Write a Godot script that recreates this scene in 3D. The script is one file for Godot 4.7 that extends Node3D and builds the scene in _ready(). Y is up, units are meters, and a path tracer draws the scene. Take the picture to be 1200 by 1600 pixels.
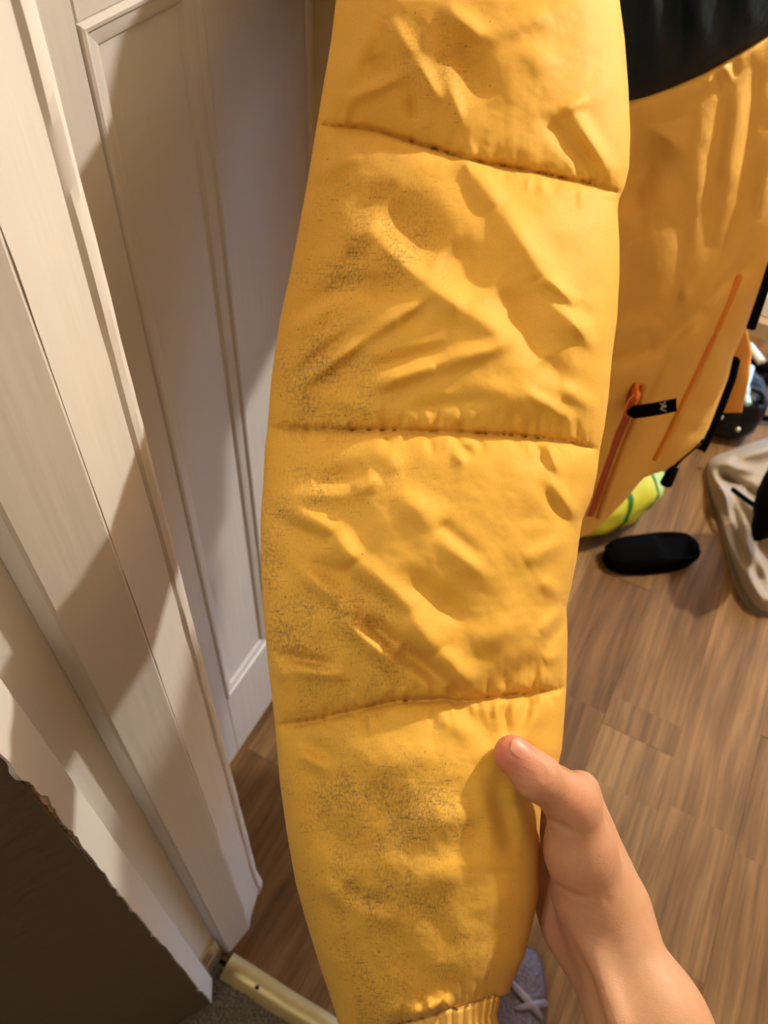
extends Node3D
# A padded yellow jacket hanging on an open door, its sleeve held out by a hand.

const F := 1250.0                       # focal length for a 1200 x 1600 picture
const EYE := Vector3(0, 1.45, 0)
const CX := Vector3(0.88571, 0.05850, -0.46054)
const CY := Vector3(0.39532, -0.61515, 0.68214)
const CZ := Vector3(-0.24340, -0.78624, -0.56797)
var M := {}
var rng := RandomNumberGenerator.new()


# ---------------------------------------------------------------- helpers
func at(u: float, v: float, d: float) -> Vector3:      # a point of the place, seen along (u, v), d metres deep
	return EYE + (CX * (u - 600.0) + CY * (v - 800.0)) * (d / F) + CZ * d

func on_level(u: float, v: float, y: float) -> Vector3:  # where that line of sight meets the height y
	var r := CX * (u - 600.0) / F + CY * (v - 800.0) / F + CZ
	return EYE + r * ((y - EYE.y) / r.y)

func W(x: float, y: float, z: float) -> Vector3:       # z counted into the room
	return Vector3(x, y, -z)

class Shape:
	var v := PackedVector3Array()
	var i := PackedInt32Array()
	var uv := PackedVector2Array()
	var c := PackedColorArray()
	func pt(p: Vector3, t := Vector2.ZERO, col := Color.WHITE) -> int:
		v.append(p); uv.append(t); c.append(col)
		return v.size() - 1
	func tri(a: int, b: int, d: int) -> void:
		i.append(a); i.append(b); i.append(d)
	func quad(a: int, b: int, d: int, e: int) -> void:
		tri(a, b, d); tri(a, d, e)
	func outward(from: int) -> void:                   # turn the closed piece begun at index «from» right side out
		if from >= i.size(): return
		var mid := Vector3.ZERO
		for k in range(from, i.size()): mid += v[i[k]]
		mid /= float(i.size() - from)
		var vol := 0.0
		for k in range(from, i.size(), 3):
			var a := v[i[k]] - mid
			vol += a.dot((v[i[k + 2]] - mid - a).cross(v[i[k + 1]] - mid - a))
		if vol < 0.0: flip(from)
	func flip(from: int) -> void:
		for k in range(from, i.size(), 3):
			var t := i[k + 1]; i[k + 1] = i[k + 2]; i[k + 2] = t

func mesh_of(s: Shape, crease := 180.0) -> ArrayMesh:
	var nv := s.v.size()
	var nt := s.i.size() / 3
	var fn := PackedVector3Array(); fn.resize(nt)
	var vn := PackedVector3Array(); vn.resize(nv)
	for t in nt:
		var a := s.v[s.i[t * 3]]
		var n := (s.v[s.i[t * 3 + 2]] - a).cross(s.v[s.i[t * 3 + 1]] - a)
		fn[t] = n
		for k in 3: vn[s.i[t * 3 + k]] += n
	var arr := []; arr.resize(Mesh.ARRAY_MAX)
	if crease >= 180.0:
		for k in nv: vn[k] = vn[k].normalized() if vn[k].length_squared() > 0.0 else Vector3.UP
		arr[Mesh.ARRAY_VERTEX] = s.v; arr[Mesh.ARRAY_NORMAL] = vn; arr[Mesh.ARRAY_TEX_UV] = s.uv
		arr[Mesh.ARRAY_COLOR] = s.c; arr[Mesh.ARRAY_INDEX] = s.i
	else:
		var lim := cos(deg_to_rad(crease))
		var near := []; near.resize(nv)
		for t in nt:
			for k in 3:
				var q := s.i[t * 3 + k]
				if near[q] == null: near[q] = PackedInt32Array([t])
				else: near[q].append(t)
		var ov := PackedVector3Array(); var on := PackedVector3Array(); var ou := PackedVector2Array(); var oc := PackedColorArray()
		for t in nt:
			var me := fn[t].normalized()
			for k in 3:
				var q := s.i[t * 3 + k]
				var sum := Vector3.ZERO
				for o in near[q]:
					if fn[o].normalized().dot(me) > lim: sum += fn[o]
				ov.append(s.v[q]); on.append(sum.normalized() if sum.length_squared() > 0.0 else me); ou.append(s.uv[q]); oc.append(s.c[q])
		arr[Mesh.ARRAY_VERTEX] = ov; arr[Mesh.ARRAY_NORMAL] = on; arr[Mesh.ARRAY_TEX_UV] = ou; arr[Mesh.ARRAY_COLOR] = oc
	var am := ArrayMesh.new()
	am.add_surface_from_arrays(Mesh.PRIMITIVE_TRIANGLES, arr)
	return am

func obj(called: String, s: Shape, mat: Material, parent: Node = self, crease := 40.0) -> MeshInstance3D:
	var o := MeshInstance3D.new()
	o.name = called
	o.mesh = mesh_of(s, crease)
	o.material_override = mat
	o.cast_shadow = GeometryInstance3D.SHADOW_CASTING_SETTING_ON
	parent.add_child(o, true)
	return o

func base(called: String, where := Vector3.ZERO) -> Node3D:
	var o := Node3D.new(); o.name = called; o.position = where
	add_child(o, true)
	return o

func tag(o: Node, label: String, category: String, group := "") -> void:
	o.set_meta("label", label); o.set_meta("category", category)
	if group: o.set_meta("group", group)

func structure(o: Node, label := "", category := "") -> void:
	o.set_meta("kind", "structure")
	if label: o.set_meta("label", label)
	if category: o.set_meta("category", category)

func box(s: Shape, lo: Vector3, hi: Vector3, b := 0.0, turn := Transform3D()) -> void:   # a chamfered box between two corners
	var start := s.i.size()
	var c := (lo + hi) * 0.5
	var h := ((hi - lo) * 0.5).abs()
	b = minf(b, minf(h.x, minf(h.y, h.z)) * 0.95)
	if b <= 0.0:
		var q := []
		for k in 8:
			q.append(s.pt(turn * (c + Vector3(h.x if k & 1 else -h.x, h.y if k & 2 else -h.y, h.z if k & 4 else -h.z)), Vector2(1.0 if k & 1 else 0.0, 1.0 if k & 4 else 0.0)))
		for f in [[0, 1, 3, 2], [5, 4, 6, 7], [4, 0, 2, 6], [1, 5, 7, 3], [2, 3, 7, 6], [4, 5, 1, 0]]: s.quad(q[f[0]], q[f[1]], q[f[2]], q[f[3]])
		s.outward(start)
		return
	var ids := {}
	for k in 8:
		var g := Vector3(1 if k & 1 else -1, 1 if k & 2 else -1, 1 if k & 4 else -1)
		for ax in 3:
			var e := h - Vector3(b, b, b)
			e[ax] = h[ax]
			ids[k * 3 + ax] = s.pt(turn * (c + e * g), Vector2(0.5 + 0.5 * g.x, 0.5 + 0.5 * g.z))
	var two := func(a: int, bb: int, cc: int, d: int, mid: Vector3):
		var n := (s.v[cc] - s.v[a]).cross(s.v[bb] - s.v[a])
		if n.dot((s.v[a] + s.v[cc]) * 0.5 - mid) >= 0.0: s.quad(a, bb, cc, d)
		else: s.quad(a, d, cc, bb)
	var mid := turn * c
	for ax in 3:
		var u := (ax + 1) % 3
		var w := (ax + 2) % 3
		for sd in 2:
			var k0 := (1 << ax) * sd
			two.call(ids[k0 * 3 + ax], ids[(k0 | 1 << u) * 3 + ax], ids[(k0 | 1 << u | 1 << w) * 3 + ax], ids[(k0 | 1 << w) * 3 + ax], mid)
		for p in 2:
			for q in 2:
				var k1 := (1 << u) * p | (1 << w) * q
				var k2 := k1 | 1 << ax
				two.call(ids[k1 * 3 + u], ids[k1 * 3 + w], ids[k2 * 3 + w], ids[k2 * 3 + u], mid)
	for k in 8:
		var n := (s.v[ids[k * 3 + 2]] - s.v[ids[k * 3]]).cross(s.v[ids[k * 3 + 1]] - s.v[ids[k * 3]])
		if n.dot(s.v[ids[k * 3]] - mid) >= 0.0: s.tri(ids[k * 3], ids[k * 3 + 1], ids[k * 3 + 2])
		else: s.tri(ids[k * 3], ids[k * 3 + 2], ids[k * 3 + 1])

func prism(s: Shape, plan: Array, y0: float, y1: float, rows := 1, wobble = null) -> void:   # a plan outline (x, into the room) raised from y0 to y1
	var start := s.i.size()
	var n := plan.size()
	var first := s.v.size()
	for r in rows + 1:
		var y := lerpf(y0, y1, float(r) / rows)
		for k in n:
			var p: Vector2 = plan[k]
			if wobble != null: p += wobble.call(k, y)
			s.pt(W(p.x, y, p.y), Vector2(float(k) / n, y))
	for r in rows:
		for k in n:
			var a := first + r * n + k
			var b := first + r * n + (k + 1) % n
			s.quad(a, b, b + n, a + n)
	var flat := PackedVector2Array()
	for p in plan: flat.append(p)
	var caps := Geometry2D.triangulate_polygon(flat)
	# caps follow the way round of the sides
	var area := 0.0
	for k in n: area += flat[k].cross(flat[(k + 1) % n])
	for k in range(0, caps.size(), 3):
		var a := caps[k]; var b := caps[k + 1]; var c := caps[k + 2]
		if ((flat[b] - flat[a]).cross(flat[c] - flat[a]) > 0.0) != (area > 0.0):
			var t := b; b = c; c = t
		s.tri(first + c, first + b, first + a)
		s.tri(first + rows * n + a, first + rows * n + b, first + rows * n + c)
	s.outward(start)

func tube(s: Shape, path: Array, radii: Array, seg := 10, squash := 1.0, upward := Vector3.UP) -> void:   # round rod along a path; squash flattens it along «upward»
	var start := s.i.size()
	var n := path.size()
	var first := s.v.size()
	for k in n:
		var p: Vector3 = path[k]
		var d: Vector3 = (path[mini(k + 1, n - 1)] - path[maxi(k - 1, 0)]).normalized()
		var a := upward - d * upward.dot(d)
		if a.length() < 0.05: a = Vector3.RIGHT - d * d.x
		a = a.normalized()
		var b := d.cross(a)
		var r: float = radii[mini(k, radii.size() - 1)]
		for j in seg:
			var w := TAU * j / seg
			s.pt(p + b * (cos(w) * r) + a * (sin(w) * r * squash), Vector2(float(j) / seg, float(k) / n))
	for k in n - 1:
		for j in seg:
			var q := first + k * seg + j
			var q2 := first + k * seg + (j + 1) % seg
			s.quad(q, q2, q2 + seg, q + seg)
	for e in 2:
		var row := first + (n - 1) * seg * e
		var m := s.pt(path[(n - 1) * e])
		for j in seg:
			if e == 0: s.tri(m, row + (j + 1) % seg, row + j)
			else: s.tri(m, row + j, row + (j + 1) % seg)
	s.outward(start)

func smooth_path(pts: Array, each := 6) -> Array:
	var out := []
	for k in pts.size() - 1:
		var a = pts[maxi(k - 1, 0)]; var b = pts[k]; var c = pts[k + 1]; var d = pts[mini(k + 2, pts.size() - 1)]
		for j in each: out.append(b.cubic_interpolate(c, a, d, float(j) / each))
	out.append(pts[-1])
	return out

func rows_mesh(s: Shape, pts: Array, around: bool, capped := true) -> void:   # pts: rows of points; joined round when «around»
	var start := s.i.size()
	var m: int = pts[0].size()
	var first := s.v.size()
	for r in pts.size():
		for k in m: s.pt(pts[r][k], Vector2(float(k) / (m - 1), float(r) / (pts.size() - 1)))
	for r in pts.size() - 1:
		for k in (m if around else m - 1):
			var a := first + r * m + k
			var b := first + r * m + (k + 1) % m
			s.quad(a, b, b + m, a + m)
	if around and capped:
		for e in 2:
			var row := first + (pts.size() - 1) * m * e
			var mid := Vector3.ZERO
			for k in m: mid += s.v[row + k]
			var q := s.pt(mid / m)
			for k in m:
				if e == 0: s.tri(q, row + (k + 1) % m, row + k)
				else: s.tri(q, row + k, row + (k + 1) % m)
	if around: s.outward(start)

func line_at(pts: Array, y: float) -> float:           # x of a bent line, given as (x, y) with y rising
	var n := pts.size()
	if y <= pts[0].y: return pts[0].x + (y - pts[0].y) * (pts[1].x - pts[0].x) / (pts[1].y - pts[0].y)
	for k in n - 1:
		if y <= pts[k + 1].y:
			var a: Vector2 = pts[k]; var b: Vector2 = pts[k + 1]
			return lerpf(a.x, b.x, (y - a.y) / (b.y - a.y))
	return pts[n - 1].x + (y - pts[n - 1].y) * (pts[n - 1].x - pts[n - 2].x) / (pts[n - 1].y - pts[n - 2].y)

func level_at(pts: Array, x: float) -> float:          # y of a bent line, x rising
	if x <= pts[0].x: return pts[0].y
	for k in pts.size() - 1:
		if x <= pts[k + 1].x:
			var a: Vector2 = pts[k]; var b: Vector2 = pts[k + 1]
			return lerpf(a.y, b.y, (x - a.x) / (b.x - a.x))
	return pts[-1].y

# A cloth relief: a height field of folds over a patch, in metres
class Relief:
	var x0: float; var y0: float; var nx: int; var ny: int; var cell: float
	var h := PackedFloat32Array()
	func _init(ax: float, ay: float, bx: float, by: float, c: float) -> void:
		x0 = ax; y0 = ay; cell = c
		nx = int((bx - ax) / c) + 2; ny = int((by - ay) / c) + 2
		h.resize(nx * ny)
	func fold(ax: float, ay: float, bx: float, by: float, w: float, high: float) -> void:   # one ridge (or valley), w wide, high in millimetres
		var a := Vector2(ax, ay); var b := Vector2(bx, by)
		var d := b - a
		var len2 := maxf(d.length_squared(), 1.0)
		var reach := w * 2.4
		var i0 := maxi(0, int((minf(ax, bx) - reach - x0) / cell)); var i1 := mini(nx - 1, int((maxf(ax, bx) + reach - x0) / cell))
		var j0 := maxi(0, int((minf(ay, by) - reach - y0) / cell)); var j1 := mini(ny - 1, int((maxf(ay, by) + reach - y0) / cell))
		for j in range(j0, j1 + 1):
			for i in range(i0, i1 + 1):
				var p := Vector2(x0 + i * cell, y0 + j * cell)
				var t := clampf((p - a).dot(d) / len2, 0.0, 1.0)
				var q := p.distance_squared_to(a + d * t) / (w * w)
				if q < 5.5:
					var taper := 1.0 - 0.75 * pow(absf(2.0 * t - 1.0), 2.5)
					h[j * nx + i] += high * 0.001 * taper * exp(-q * 1.1)
	func at(x: float, y: float) -> float:
		var fx := clampf((x - x0) / cell, 0.0, nx - 1.001); var fy := clampf((y - y0) / cell, 0.0, ny - 1.001)
		var i := int(fx); var j := int(fy)
		fx -= i; fy -= j
		var k := j * nx + i
		return lerpf(lerpf(h[k], h[k + 1], fx), lerpf(h[k + nx], h[k + nx + 1], fx), fy)

# ---------------------------------------------------------------- materials
func paint(color: Color, rough := 0.6, metal := 0.0, spec := 0.5) -> StandardMaterial3D:
	var m := StandardMaterial3D.new()
	m.albedo_color = color; m.roughness = rough; m.metallic = metal; m.metallic_specular = spec
	return m

func noise(freq: float, seed_: int, octaves := 3) -> FastNoiseLite:
	var n := FastNoiseLite.new()
	n.noise_type = FastNoiseLite.TYPE_SIMPLEX_SMOOTH
	n.frequency = freq; n.seed = seed_; n.fractal_octaves = octaves
	return n

func relief_texture(freq: float, seed_: int, side := 256) -> NoiseTexture2D:
	var t := NoiseTexture2D.new()
	t.width = side; t.height = side; t.seamless = true
	t.noise = noise(freq, seed_, 4)
	return t

func picture(w: int, h: int, colour: Callable) -> ImageTexture:
	var b := PackedByteArray(); b.resize(w * h * 3)
	for y in h:
		for x in w:
			var c: Color = colour.call(x, y)
			var k := (y * w + x) * 3
			b[k] = int(clampf(c.r, 0, 1) * 255); b[k + 1] = int(clampf(c.g, 0, 1) * 255); b[k + 2] = int(clampf(c.b, 0, 1) * 255)
	return ImageTexture.create_from_image(Image.create_from_data(w, h, false, Image.FORMAT_RGB8, b))

func wood(seed_: int, tone: Color) -> StandardMaterial3D:
	var streak := noise(0.045, seed_, 4)
	var fine := noise(0.25, seed_ + 9, 2)
	var broad := noise(0.006, seed_ + 5, 2)
	var warp := noise(0.008, seed_ + 7, 2)
	var tex := picture(192, 768, func(x: int, y: int):
		var xx := x + 14.0 * warp.get_noise_2d(x * 1.2, y * 0.25)
		var g := 0.5 + 0.5 * streak.get_noise_2d(xx * 2.0, y * 0.11)
		var rings := 0.5 + 0.5 * sin(xx * 0.16 + 5.0 * broad.get_noise_2d(xx, y * 0.3))
		var f := 0.5 + 0.5 * fine.get_noise_2d(xx * 1.5, y * 0.06)
		var b := 0.5 + 0.5 * broad.get_noise_2d(x * 1.5, y * 0.6)
		var k := 0.74 + 0.22 * g + 0.10 * (rings - 0.5) + 0.12 * (f - 0.5) + 0.26 * (b - 0.5)
		if g < 0.28: k -= (0.28 - g) * 0.9
		return Color(tone.r * k, tone.g * k * (0.985 + 0.03 * b), tone.b * k * (0.95 + 0.08 * b)))
	var m := paint(Color.WHITE, 0.52, 0.0, 0.25)
	m.albedo_texture = tex
	return m

func make_materials() -> void:
	var grain := relief_texture(0.02, 3)
	for a in [["white", Color(0.89, 0.875, 0.85), 0.42], ["door_white", Color(0.80, 0.79, 0.78), 0.42], ["wall_white", Color(0.70, 0.61, 0.47), 0.85]]:
		var m := paint(a[1], a[2])
		m.heightmap_enabled = true; m.heightmap_texture = grain; m.heightmap_scale = 0.035
		m.uv1_triplanar = true; m.uv1_world_triplanar = true; m.uv1_scale = Vector3(9, 0.6, 9)
		M[a[0]] = m
	M.paving = paint(Color(0.72, 0.71, 0.69), 0.9)
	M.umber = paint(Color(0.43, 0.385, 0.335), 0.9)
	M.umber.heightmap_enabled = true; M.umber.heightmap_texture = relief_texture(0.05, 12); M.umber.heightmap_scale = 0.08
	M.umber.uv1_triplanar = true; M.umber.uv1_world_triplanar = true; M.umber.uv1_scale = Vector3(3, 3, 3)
	M.plaster = paint(Color(0.74, 0.64, 0.54), 0.95)
	M.brass = paint(Color(0.66, 0.60, 0.42), 0.45, 0.75)
	M.brass.heightmap_enabled = true; M.brass.heightmap_texture = grain; M.brass.heightmap_scale = 0.03
	M.brass.uv1_triplanar = true; M.brass.uv1_world_triplanar = true; M.brass.uv1_scale = Vector3(2, 20, 12)
	M.steel = paint(Color(0.80, 0.74, 0.62), 0.35, 0.85)
	M.carpet = paint(Color(0.47, 0.42, 0.34), 1.0)
	M.wood = []
	for k in 5: M.wood.append(wood(20 + k * 11, [Color(0.57, 0.43, 0.275), Color(0.515, 0.375, 0.23), Color(0.60, 0.46, 0.30), Color(0.545, 0.41, 0.26), Color(0.49, 0.355, 0.215)][k]))
	M.under = paint(Color(0.16, 0.11, 0.08), 0.9)
	# nylon
	var nylon := paint(Color(0.91, 0.715, 0.35), 0.55, 0.0, 0.38)
	nylon.rim_enabled = true; nylon.rim = 0.25; nylon.rim_tint = 0.7
	nylon.heightmap_enabled = true; nylon.heightmap_texture = relief_texture(0.03, 40); nylon.heightmap_scale = 0.05
	nylon.uv1_triplanar = true; nylon.uv1_scale = Vector3(11, 11, 11)
	M.nylon = nylon
	M.facing = paint(Color(0.84, 0.58, 0.24), 0.6)
	M.sleeve = paint(Color.WHITE, 0.6, 0.0, 0.26)
	M.sleeve.rim_enabled = true; M.sleeve.rim = 0.15; M.sleeve.rim_tint = 0.7
	M.sleeve.albedo_texture = dirt_picture()
	M.navy = paint(Color(0.05, 0.105, 0.145), 0.6, 0.0, 0.3)
	M.navy.heightmap_enabled = true; M.navy.heightmap_texture = nylon.heightmap_texture; M.navy.heightmap_scale = 0.05
	M.navy.uv1_triplanar = true; M.navy.uv1_scale = Vector3(11, 11, 11)
	M.thread = paint(Color(0.80, 0.54, 0.18), 0.8)
	M.coil = paint(Color(0.72, 0.30, 0.12), 0.45)
	M.piping = paint(Color(0.88, 0.52, 0.14), 0.6)
	M.copper = paint(Color(0.90, 0.50, 0.24), 0.28, 0.8)
	M.black = paint(Color(0.03, 0.03, 0.033), 0.85, 0.0, 0.15)
	M.plush = paint(Color(0.022, 0.022, 0.026), 0.95, 0.0, 0.15)
	M.leather = paint(Color(0.04, 0.04, 0.043), 0.35, 0.0, 0.3)
	M.leather.heightmap_enabled = true; M.leather.heightmap_texture = relief_texture(0.02, 50); M.leather.heightmap_scale = 0.6
	M.leather.uv1_triplanar = true; M.leather.uv1_scale = Vector3(3, 3, 3)
	M.print = paint(Color(0.75, 0.75, 0.75), 0.7)
	M.ice = paint(Color(0.72, 0.88, 0.92), 0.7)
	M.fleece = paint(Color(0.64, 0.585, 0.51), 0.98, 0.0, 0.2)
	M.fleece.rim_enabled = true; M.fleece.rim = 0.4
	M.fleece.heightmap_enabled = true; M.fleece.heightmap_texture = relief_texture(0.08, 60); M.fleece.heightmap_scale = 0.25
	M.fleece.uv1_triplanar = true; M.fleece.uv1_scale = Vector3(6, 6, 6)
	var mauve := paint(Color(0.33, 0.275, 0.305), 0.45, 0.1)
	mauve.heightmap_enabled = true; mauve.heightmap_texture = relief_texture(0.06, 70); mauve.heightmap_scale = 0.2
	mauve.uv1_triplanar = true; mauve.uv1_scale = Vector3(8, 8, 8)
	M.mauve = mauve
	M.silver = paint(Color(0.46, 0.415, 0.45), 0.4, 0.2)
	M.pink = paint(Color(0.62, 0.43, 0.38), 0.7)
	M.lime = paint(Color(0.74, 0.73, 0.20), 0.55)
	M.pale_green = paint(Color(0.68, 0.78, 0.45), 0.55)
	M.green = paint(Color(0.13, 0.42, 0.12), 0.6)
	M.skin = paint(Color.WHITE, 0.5, 0.0, 0.4)
	M.skin.vertex_color_use_as_albedo = true
	M.skin.subsurf_scatter_enabled = true; M.skin.subsurf_scatter_strength = 0.25
	M.skin.heightmap_enabled = true; M.skin.heightmap_texture = relief_texture(0.09, 80); M.skin.heightmap_scale = 0.012
	M.skin.uv1_triplanar = true; M.skin.uv1_scale = Vector3(40, 40, 40)
	M.nail = paint(Color(0.80, 0.53, 0.44), 0.42)
	M.shirt = paint(Color(0.25, 0.26, 0.30), 0.9)
	M.glass = paint(Color(1, 1, 1, 0.06), 0.02)
	M.glass.transparency = BaseMaterial3D.TRANSPARENCY_ALPHA
	M.diffuser = paint(Color(0.95, 0.93, 0.9), 0.5)
	M.diffuser.emission_enabled = true; M.diffuser.emission = Color(1.0, 0.94, 0.85); M.diffuser.emission_energy_multiplier = 1.0
	M.lamp = paint(Color(1.0, 0.93, 0.8), 0.5)
	M.lamp.emission_enabled = true; M.lamp.emission = Color(1.0, 0.97, 0.91); M.lamp.emission_energy_multiplier = 4.0

# Soiling of the sleeve: grey grime caught in the weave, in short broken threads along both directions
# patches: where along the width (-1 .. 1), where along the length (0 .. 1), size, size, strength
const GRIME := [
	[-0.35, 0.05, 0.30, 0.05, 0.45], [-0.15, 0.085, 0.16, 0.03, 0.4], [-0.62, 0.20, 0.30, 0.05, 0.55], [-0.45, 0.245, 0.35, 0.03, 0.6],
	[-0.68, 0.265, 0.22, 0.012, 0.9], [-0.70, 0.36, 0.28, 0.035, 1.0], [-0.62, 0.395, 0.3, 0.02, 0.75], [-0.25, 0.20, 0.25, 0.05, 0.3], [-0.72, 0.33, 0.2, 0.04, 0.5],
	[-0.75, 0.47, 0.28, 0.03, 0.6], [-0.35, 0.455, 0.35, 0.025, 0.45], [-0.93, 0.54, 0.14, 0.05, 0.9], [-0.86, 0.60, 0.15, 0.03, 0.9], [-0.55, 0.575, 0.3, 0.04, 0.65],
	[-0.35, 0.60, 0.26, 0.03, 0.75], [-0.2, 0.63, 0.2, 0.025, 0.6], [-0.75, 0.64, 0.2, 0.04, 0.5], [-0.45, 0.68, 0.4, 0.03, 0.45],
	[-0.25, 0.735, 0.5, 0.02, 0.55], [-0.55, 0.755, 0.35, 0.02, 0.75], [-0.1, 0.775, 0.4, 0.03, 0.95], [-0.3, 0.79, 0.35, 0.02, 0.8], [0.15, 0.77, 0.2, 0.02, 0.8],
	[0.1, 0.80, 0.3, 0.02, 0.7], [-0.35, 0.845, 0.3, 0.03, 0.85], [-0.1, 0.86, 0.4, 0.03, 0.75], [0.25, 0.865, 0.2, 0.02, 0.6], [-0.75, 0.83, 0.3, 0.05, 0.5],
	[0.5, 0.905, 0.25, 0.03, 0.6], [-0.6, 0.93, 0.35, 0.05, 0.65], [0.0, 0.94, 0.5, 0.04, 0.4], [-0.4, 0.97, 0.4, 0.03, 0.5]]

func dirt_picture() -> ImageTexture:
	var w := 720
	var h := 1440
	var mask := PackedFloat32Array(); mask.resize(w * h)      # grime, 0 .. 1
	var cloud := noise(0.012, 91, 4)
	var speck := noise(0.12, 92, 2)
	var dense := PackedFloat32Array(); dense.resize(90 * 180)
	for j in 180:
		for i in 90:
			var s := -1.0 + 2.0 * (i + 0.5) / 90
			var t := (j + 0.5) / 180
			var d := 0.0
			for g in GRIME:
				var q: float = pow((s - g[0]) / g[2], 2) + pow((t - g[1]) / g[3], 2)
				if q < 5.0: d += g[4] * exp(-q)
			dense[j * 90 + i] = clampf(d * (0.75 + 1.1 * cloud.get_noise_2d(i * 8.0, j * 8.0)), 0.0, 1.2)
	rng.seed = 77
	for k in 30000:                                            # broken dark threads
		var x := rng.randi_range(0, w - 1)
		var y := rng.randi_range(0, h - 1)
		var d := dense[(y * 180 / h) * 90 + x * 90 / w]
		if rng.randf() > d * 0.8: continue
		var along := rng.randf() < 0.62
		var n := rng.randi_range(3, 22 if along else 12)
		var dark := rng.randf_range(0.08, 0.42) * minf(1.0, 0.4 + d * 0.6)
		for q in n:
			if rng.randf() < 0.25: continue
			var xx := x + (q if along else 0)
			var yy := y + (0 if along else q)
			if xx < w and yy < h: mask[yy * w + xx] = minf(mask[yy * w + xx] + dark, 0.8)
	for k in 900:                                              # darker specks, few
		var x := rng.randi_range(1, w - 3)
		var y := rng.randi_range(1, h - 3)
		if rng.randf() > dense[(y * 180 / h) * 90 + x * 90 / w]: continue
		for q in rng.randi_range(2, 5):
			mask[(y + q / 2) * w + x + q % 2] = 0.75
	return picture(w, h, func(x: int, y: int):
		var d := dense[mini(179, y * 180 / h) * 90 + mini(89, x * 90 / w)]
		var film := 0.2 * d * clampf(0.5 + 1.4 * speck.get_noise_2d(x * 1.0, y * 1.0), 0.0, 1.0)
		var k := minf(0.85, mask[y * w + x] + film)
		var v := 0.985 + 0.03 * speck.get_noise_2d(x * 2.0 + 300.0, y * 2.0)
		return Color(0.88 * v, 0.68 * v, 0.275 * v).lerp(Color(0.30, 0.27, 0.24), k))

# ---------------------------------------------------------------- the place
func _ready() -> void:
	rng.seed = 5
	var cam := Camera3D.new()
	cam.name = "camera"
	cam.transform = Transform3D(Basis(CX, -CY, -CZ).orthonormalized(), EYE)
	cam.near = 0.02; cam.far = 60.0
	var lens := CameraAttributesPhysical.new()
	lens.frustum_focal_length = 18.75
	lens.exposure_aperture = 8.5
	lens.frustum_focus_distance = 0.42
	cam.attributes = lens
	cam.fov = 65.24
	add_child(cam)
	cam.current = true
	var env := Environment.new()
	env.background_mode = Environment.BG_SKY
	var air := ProceduralSkyMaterial.new()
	air.sky_top_color = Color(0.55, 0.72, 0.95); air.sky_horizon_color = Color(0.78, 0.87, 0.97)
	air.ground_bottom_color = Color(0.30, 0.32, 0.32); air.ground_horizon_color = Color(0.55, 0.60, 0.62)
	env.sky = Sky.new(); env.sky.sky_material = air
	env.background_energy_multiplier = 5.2
	env.tonemap_mode = Environment.TONE_MAPPER_LINEAR
	env.tonemap_exposure = 1.18
	env.sdfgi_enabled = true; env.ssao_enabled = true; env.ssil_enabled = true
	var we := WorldEnvironment.new(); we.name = "world_environment"; we.environment = env
	add_child(we)
	make_materials()
	room()
	ceiling_lamp(W(0.60, 2.10, 1.65))
	hall_lamp(W(-0.40, 2.4, -0.50))
	frame_of_door()
	panel_door()
	threshold()
	jacket()
	person()
	floor_things()


func ceiling_lamp(p: Vector3) -> void:
	var o := base("ceiling_lamp", p)
	tag(o, "bare warm bulb hanging on a short white cord from the ceiling", "lamp")
	var s := Shape.new()
	tube(s, [Vector3(0, 0.24, 0), Vector3(0, 0.225, 0), Vector3(0, 0.21, 0)], [0.045, 0.045, 0.012], 20)
	obj("ceiling_rose", s, M.white, o)
	s = Shape.new(); tube(s, [Vector3(0, 0.22, 0), Vector3(0, 0.10, 0)], [0.003], 8)
	obj("cord", s, M.white, o)
	s = Shape.new(); tube(s, [Vector3(0, 0.11, 0), Vector3(0, 0.10, 0), Vector3(0, 0.035, 0)], [0.008, 0.019, 0.019], 18)
	obj("holder", s, M.white, o)
	var rows := []
	for k in 13:
		var t := PI * k / 12.0
		var y := 0.03 * cos(t) + (0.012 if k == 0 else 0.0)
		var row := []
		for j in 20: row.append(Vector3(cos(TAU * j / 20) * 0.03 * maxf(sin(t), 0.02), y, sin(TAU * j / 20) * 0.03 * maxf(sin(t), 0.02)))
		rows.append(row)
	s = Shape.new(); rows_mesh(s, rows, true)
	obj("bulb", s, M.lamp, o, 180.0)
	var l := OmniLight3D.new()
	l.name = "bulb_light"
	l.light_color = Color(1.0, 0.97, 0.91); l.light_energy = 3.0; l.light_size = 0.03
	l.omni_range = 9.0; l.omni_attenuation = 2.0; l.shadow_enabled = true
	o.add_child(l)


func hall_lamp(p: Vector3) -> void:
	var o := base("hall_lamp", p)
	tag(o, "round frosted lamp on the hall ceiling before the doorway", "lamp")
	var s := Shape.new(); tube(s, [Vector3(0, 0.0, 0), Vector3(0, -0.03, 0)], [0.15], 36)
	obj("lamp_base", s, M.white, o)
	var rows := []
	for k in 11:
		var t := PI * 0.5 * k / 10.0
		var row := []
		for j in 36: row.append(Vector3(cos(TAU * j / 36) * 0.14 * maxf(cos(t), 0.01), -0.03 - 0.05 * sin(t), sin(TAU * j / 36) * 0.14 * maxf(cos(t), 0.01)))
		rows.append(row)
	s = Shape.new(); rows_mesh(s, rows, true)
	obj("diffuser", s, M.diffuser, o, 180.0)
	var l := AreaLight3D.new()
	l.name = "hall_light"
	l.area_size = Vector2(0.24, 0.24)
	l.light_color = Color(1.0, 0.955, 0.89); l.light_energy = 0.8
	l.area_range = 6.0; l.area_attenuation = 2.0; l.shadow_enabled = true
	l.position = Vector3(0, -0.085, 0); l.rotation_degrees = Vector3(-90, 0, 0)
	o.add_child(l)


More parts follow.
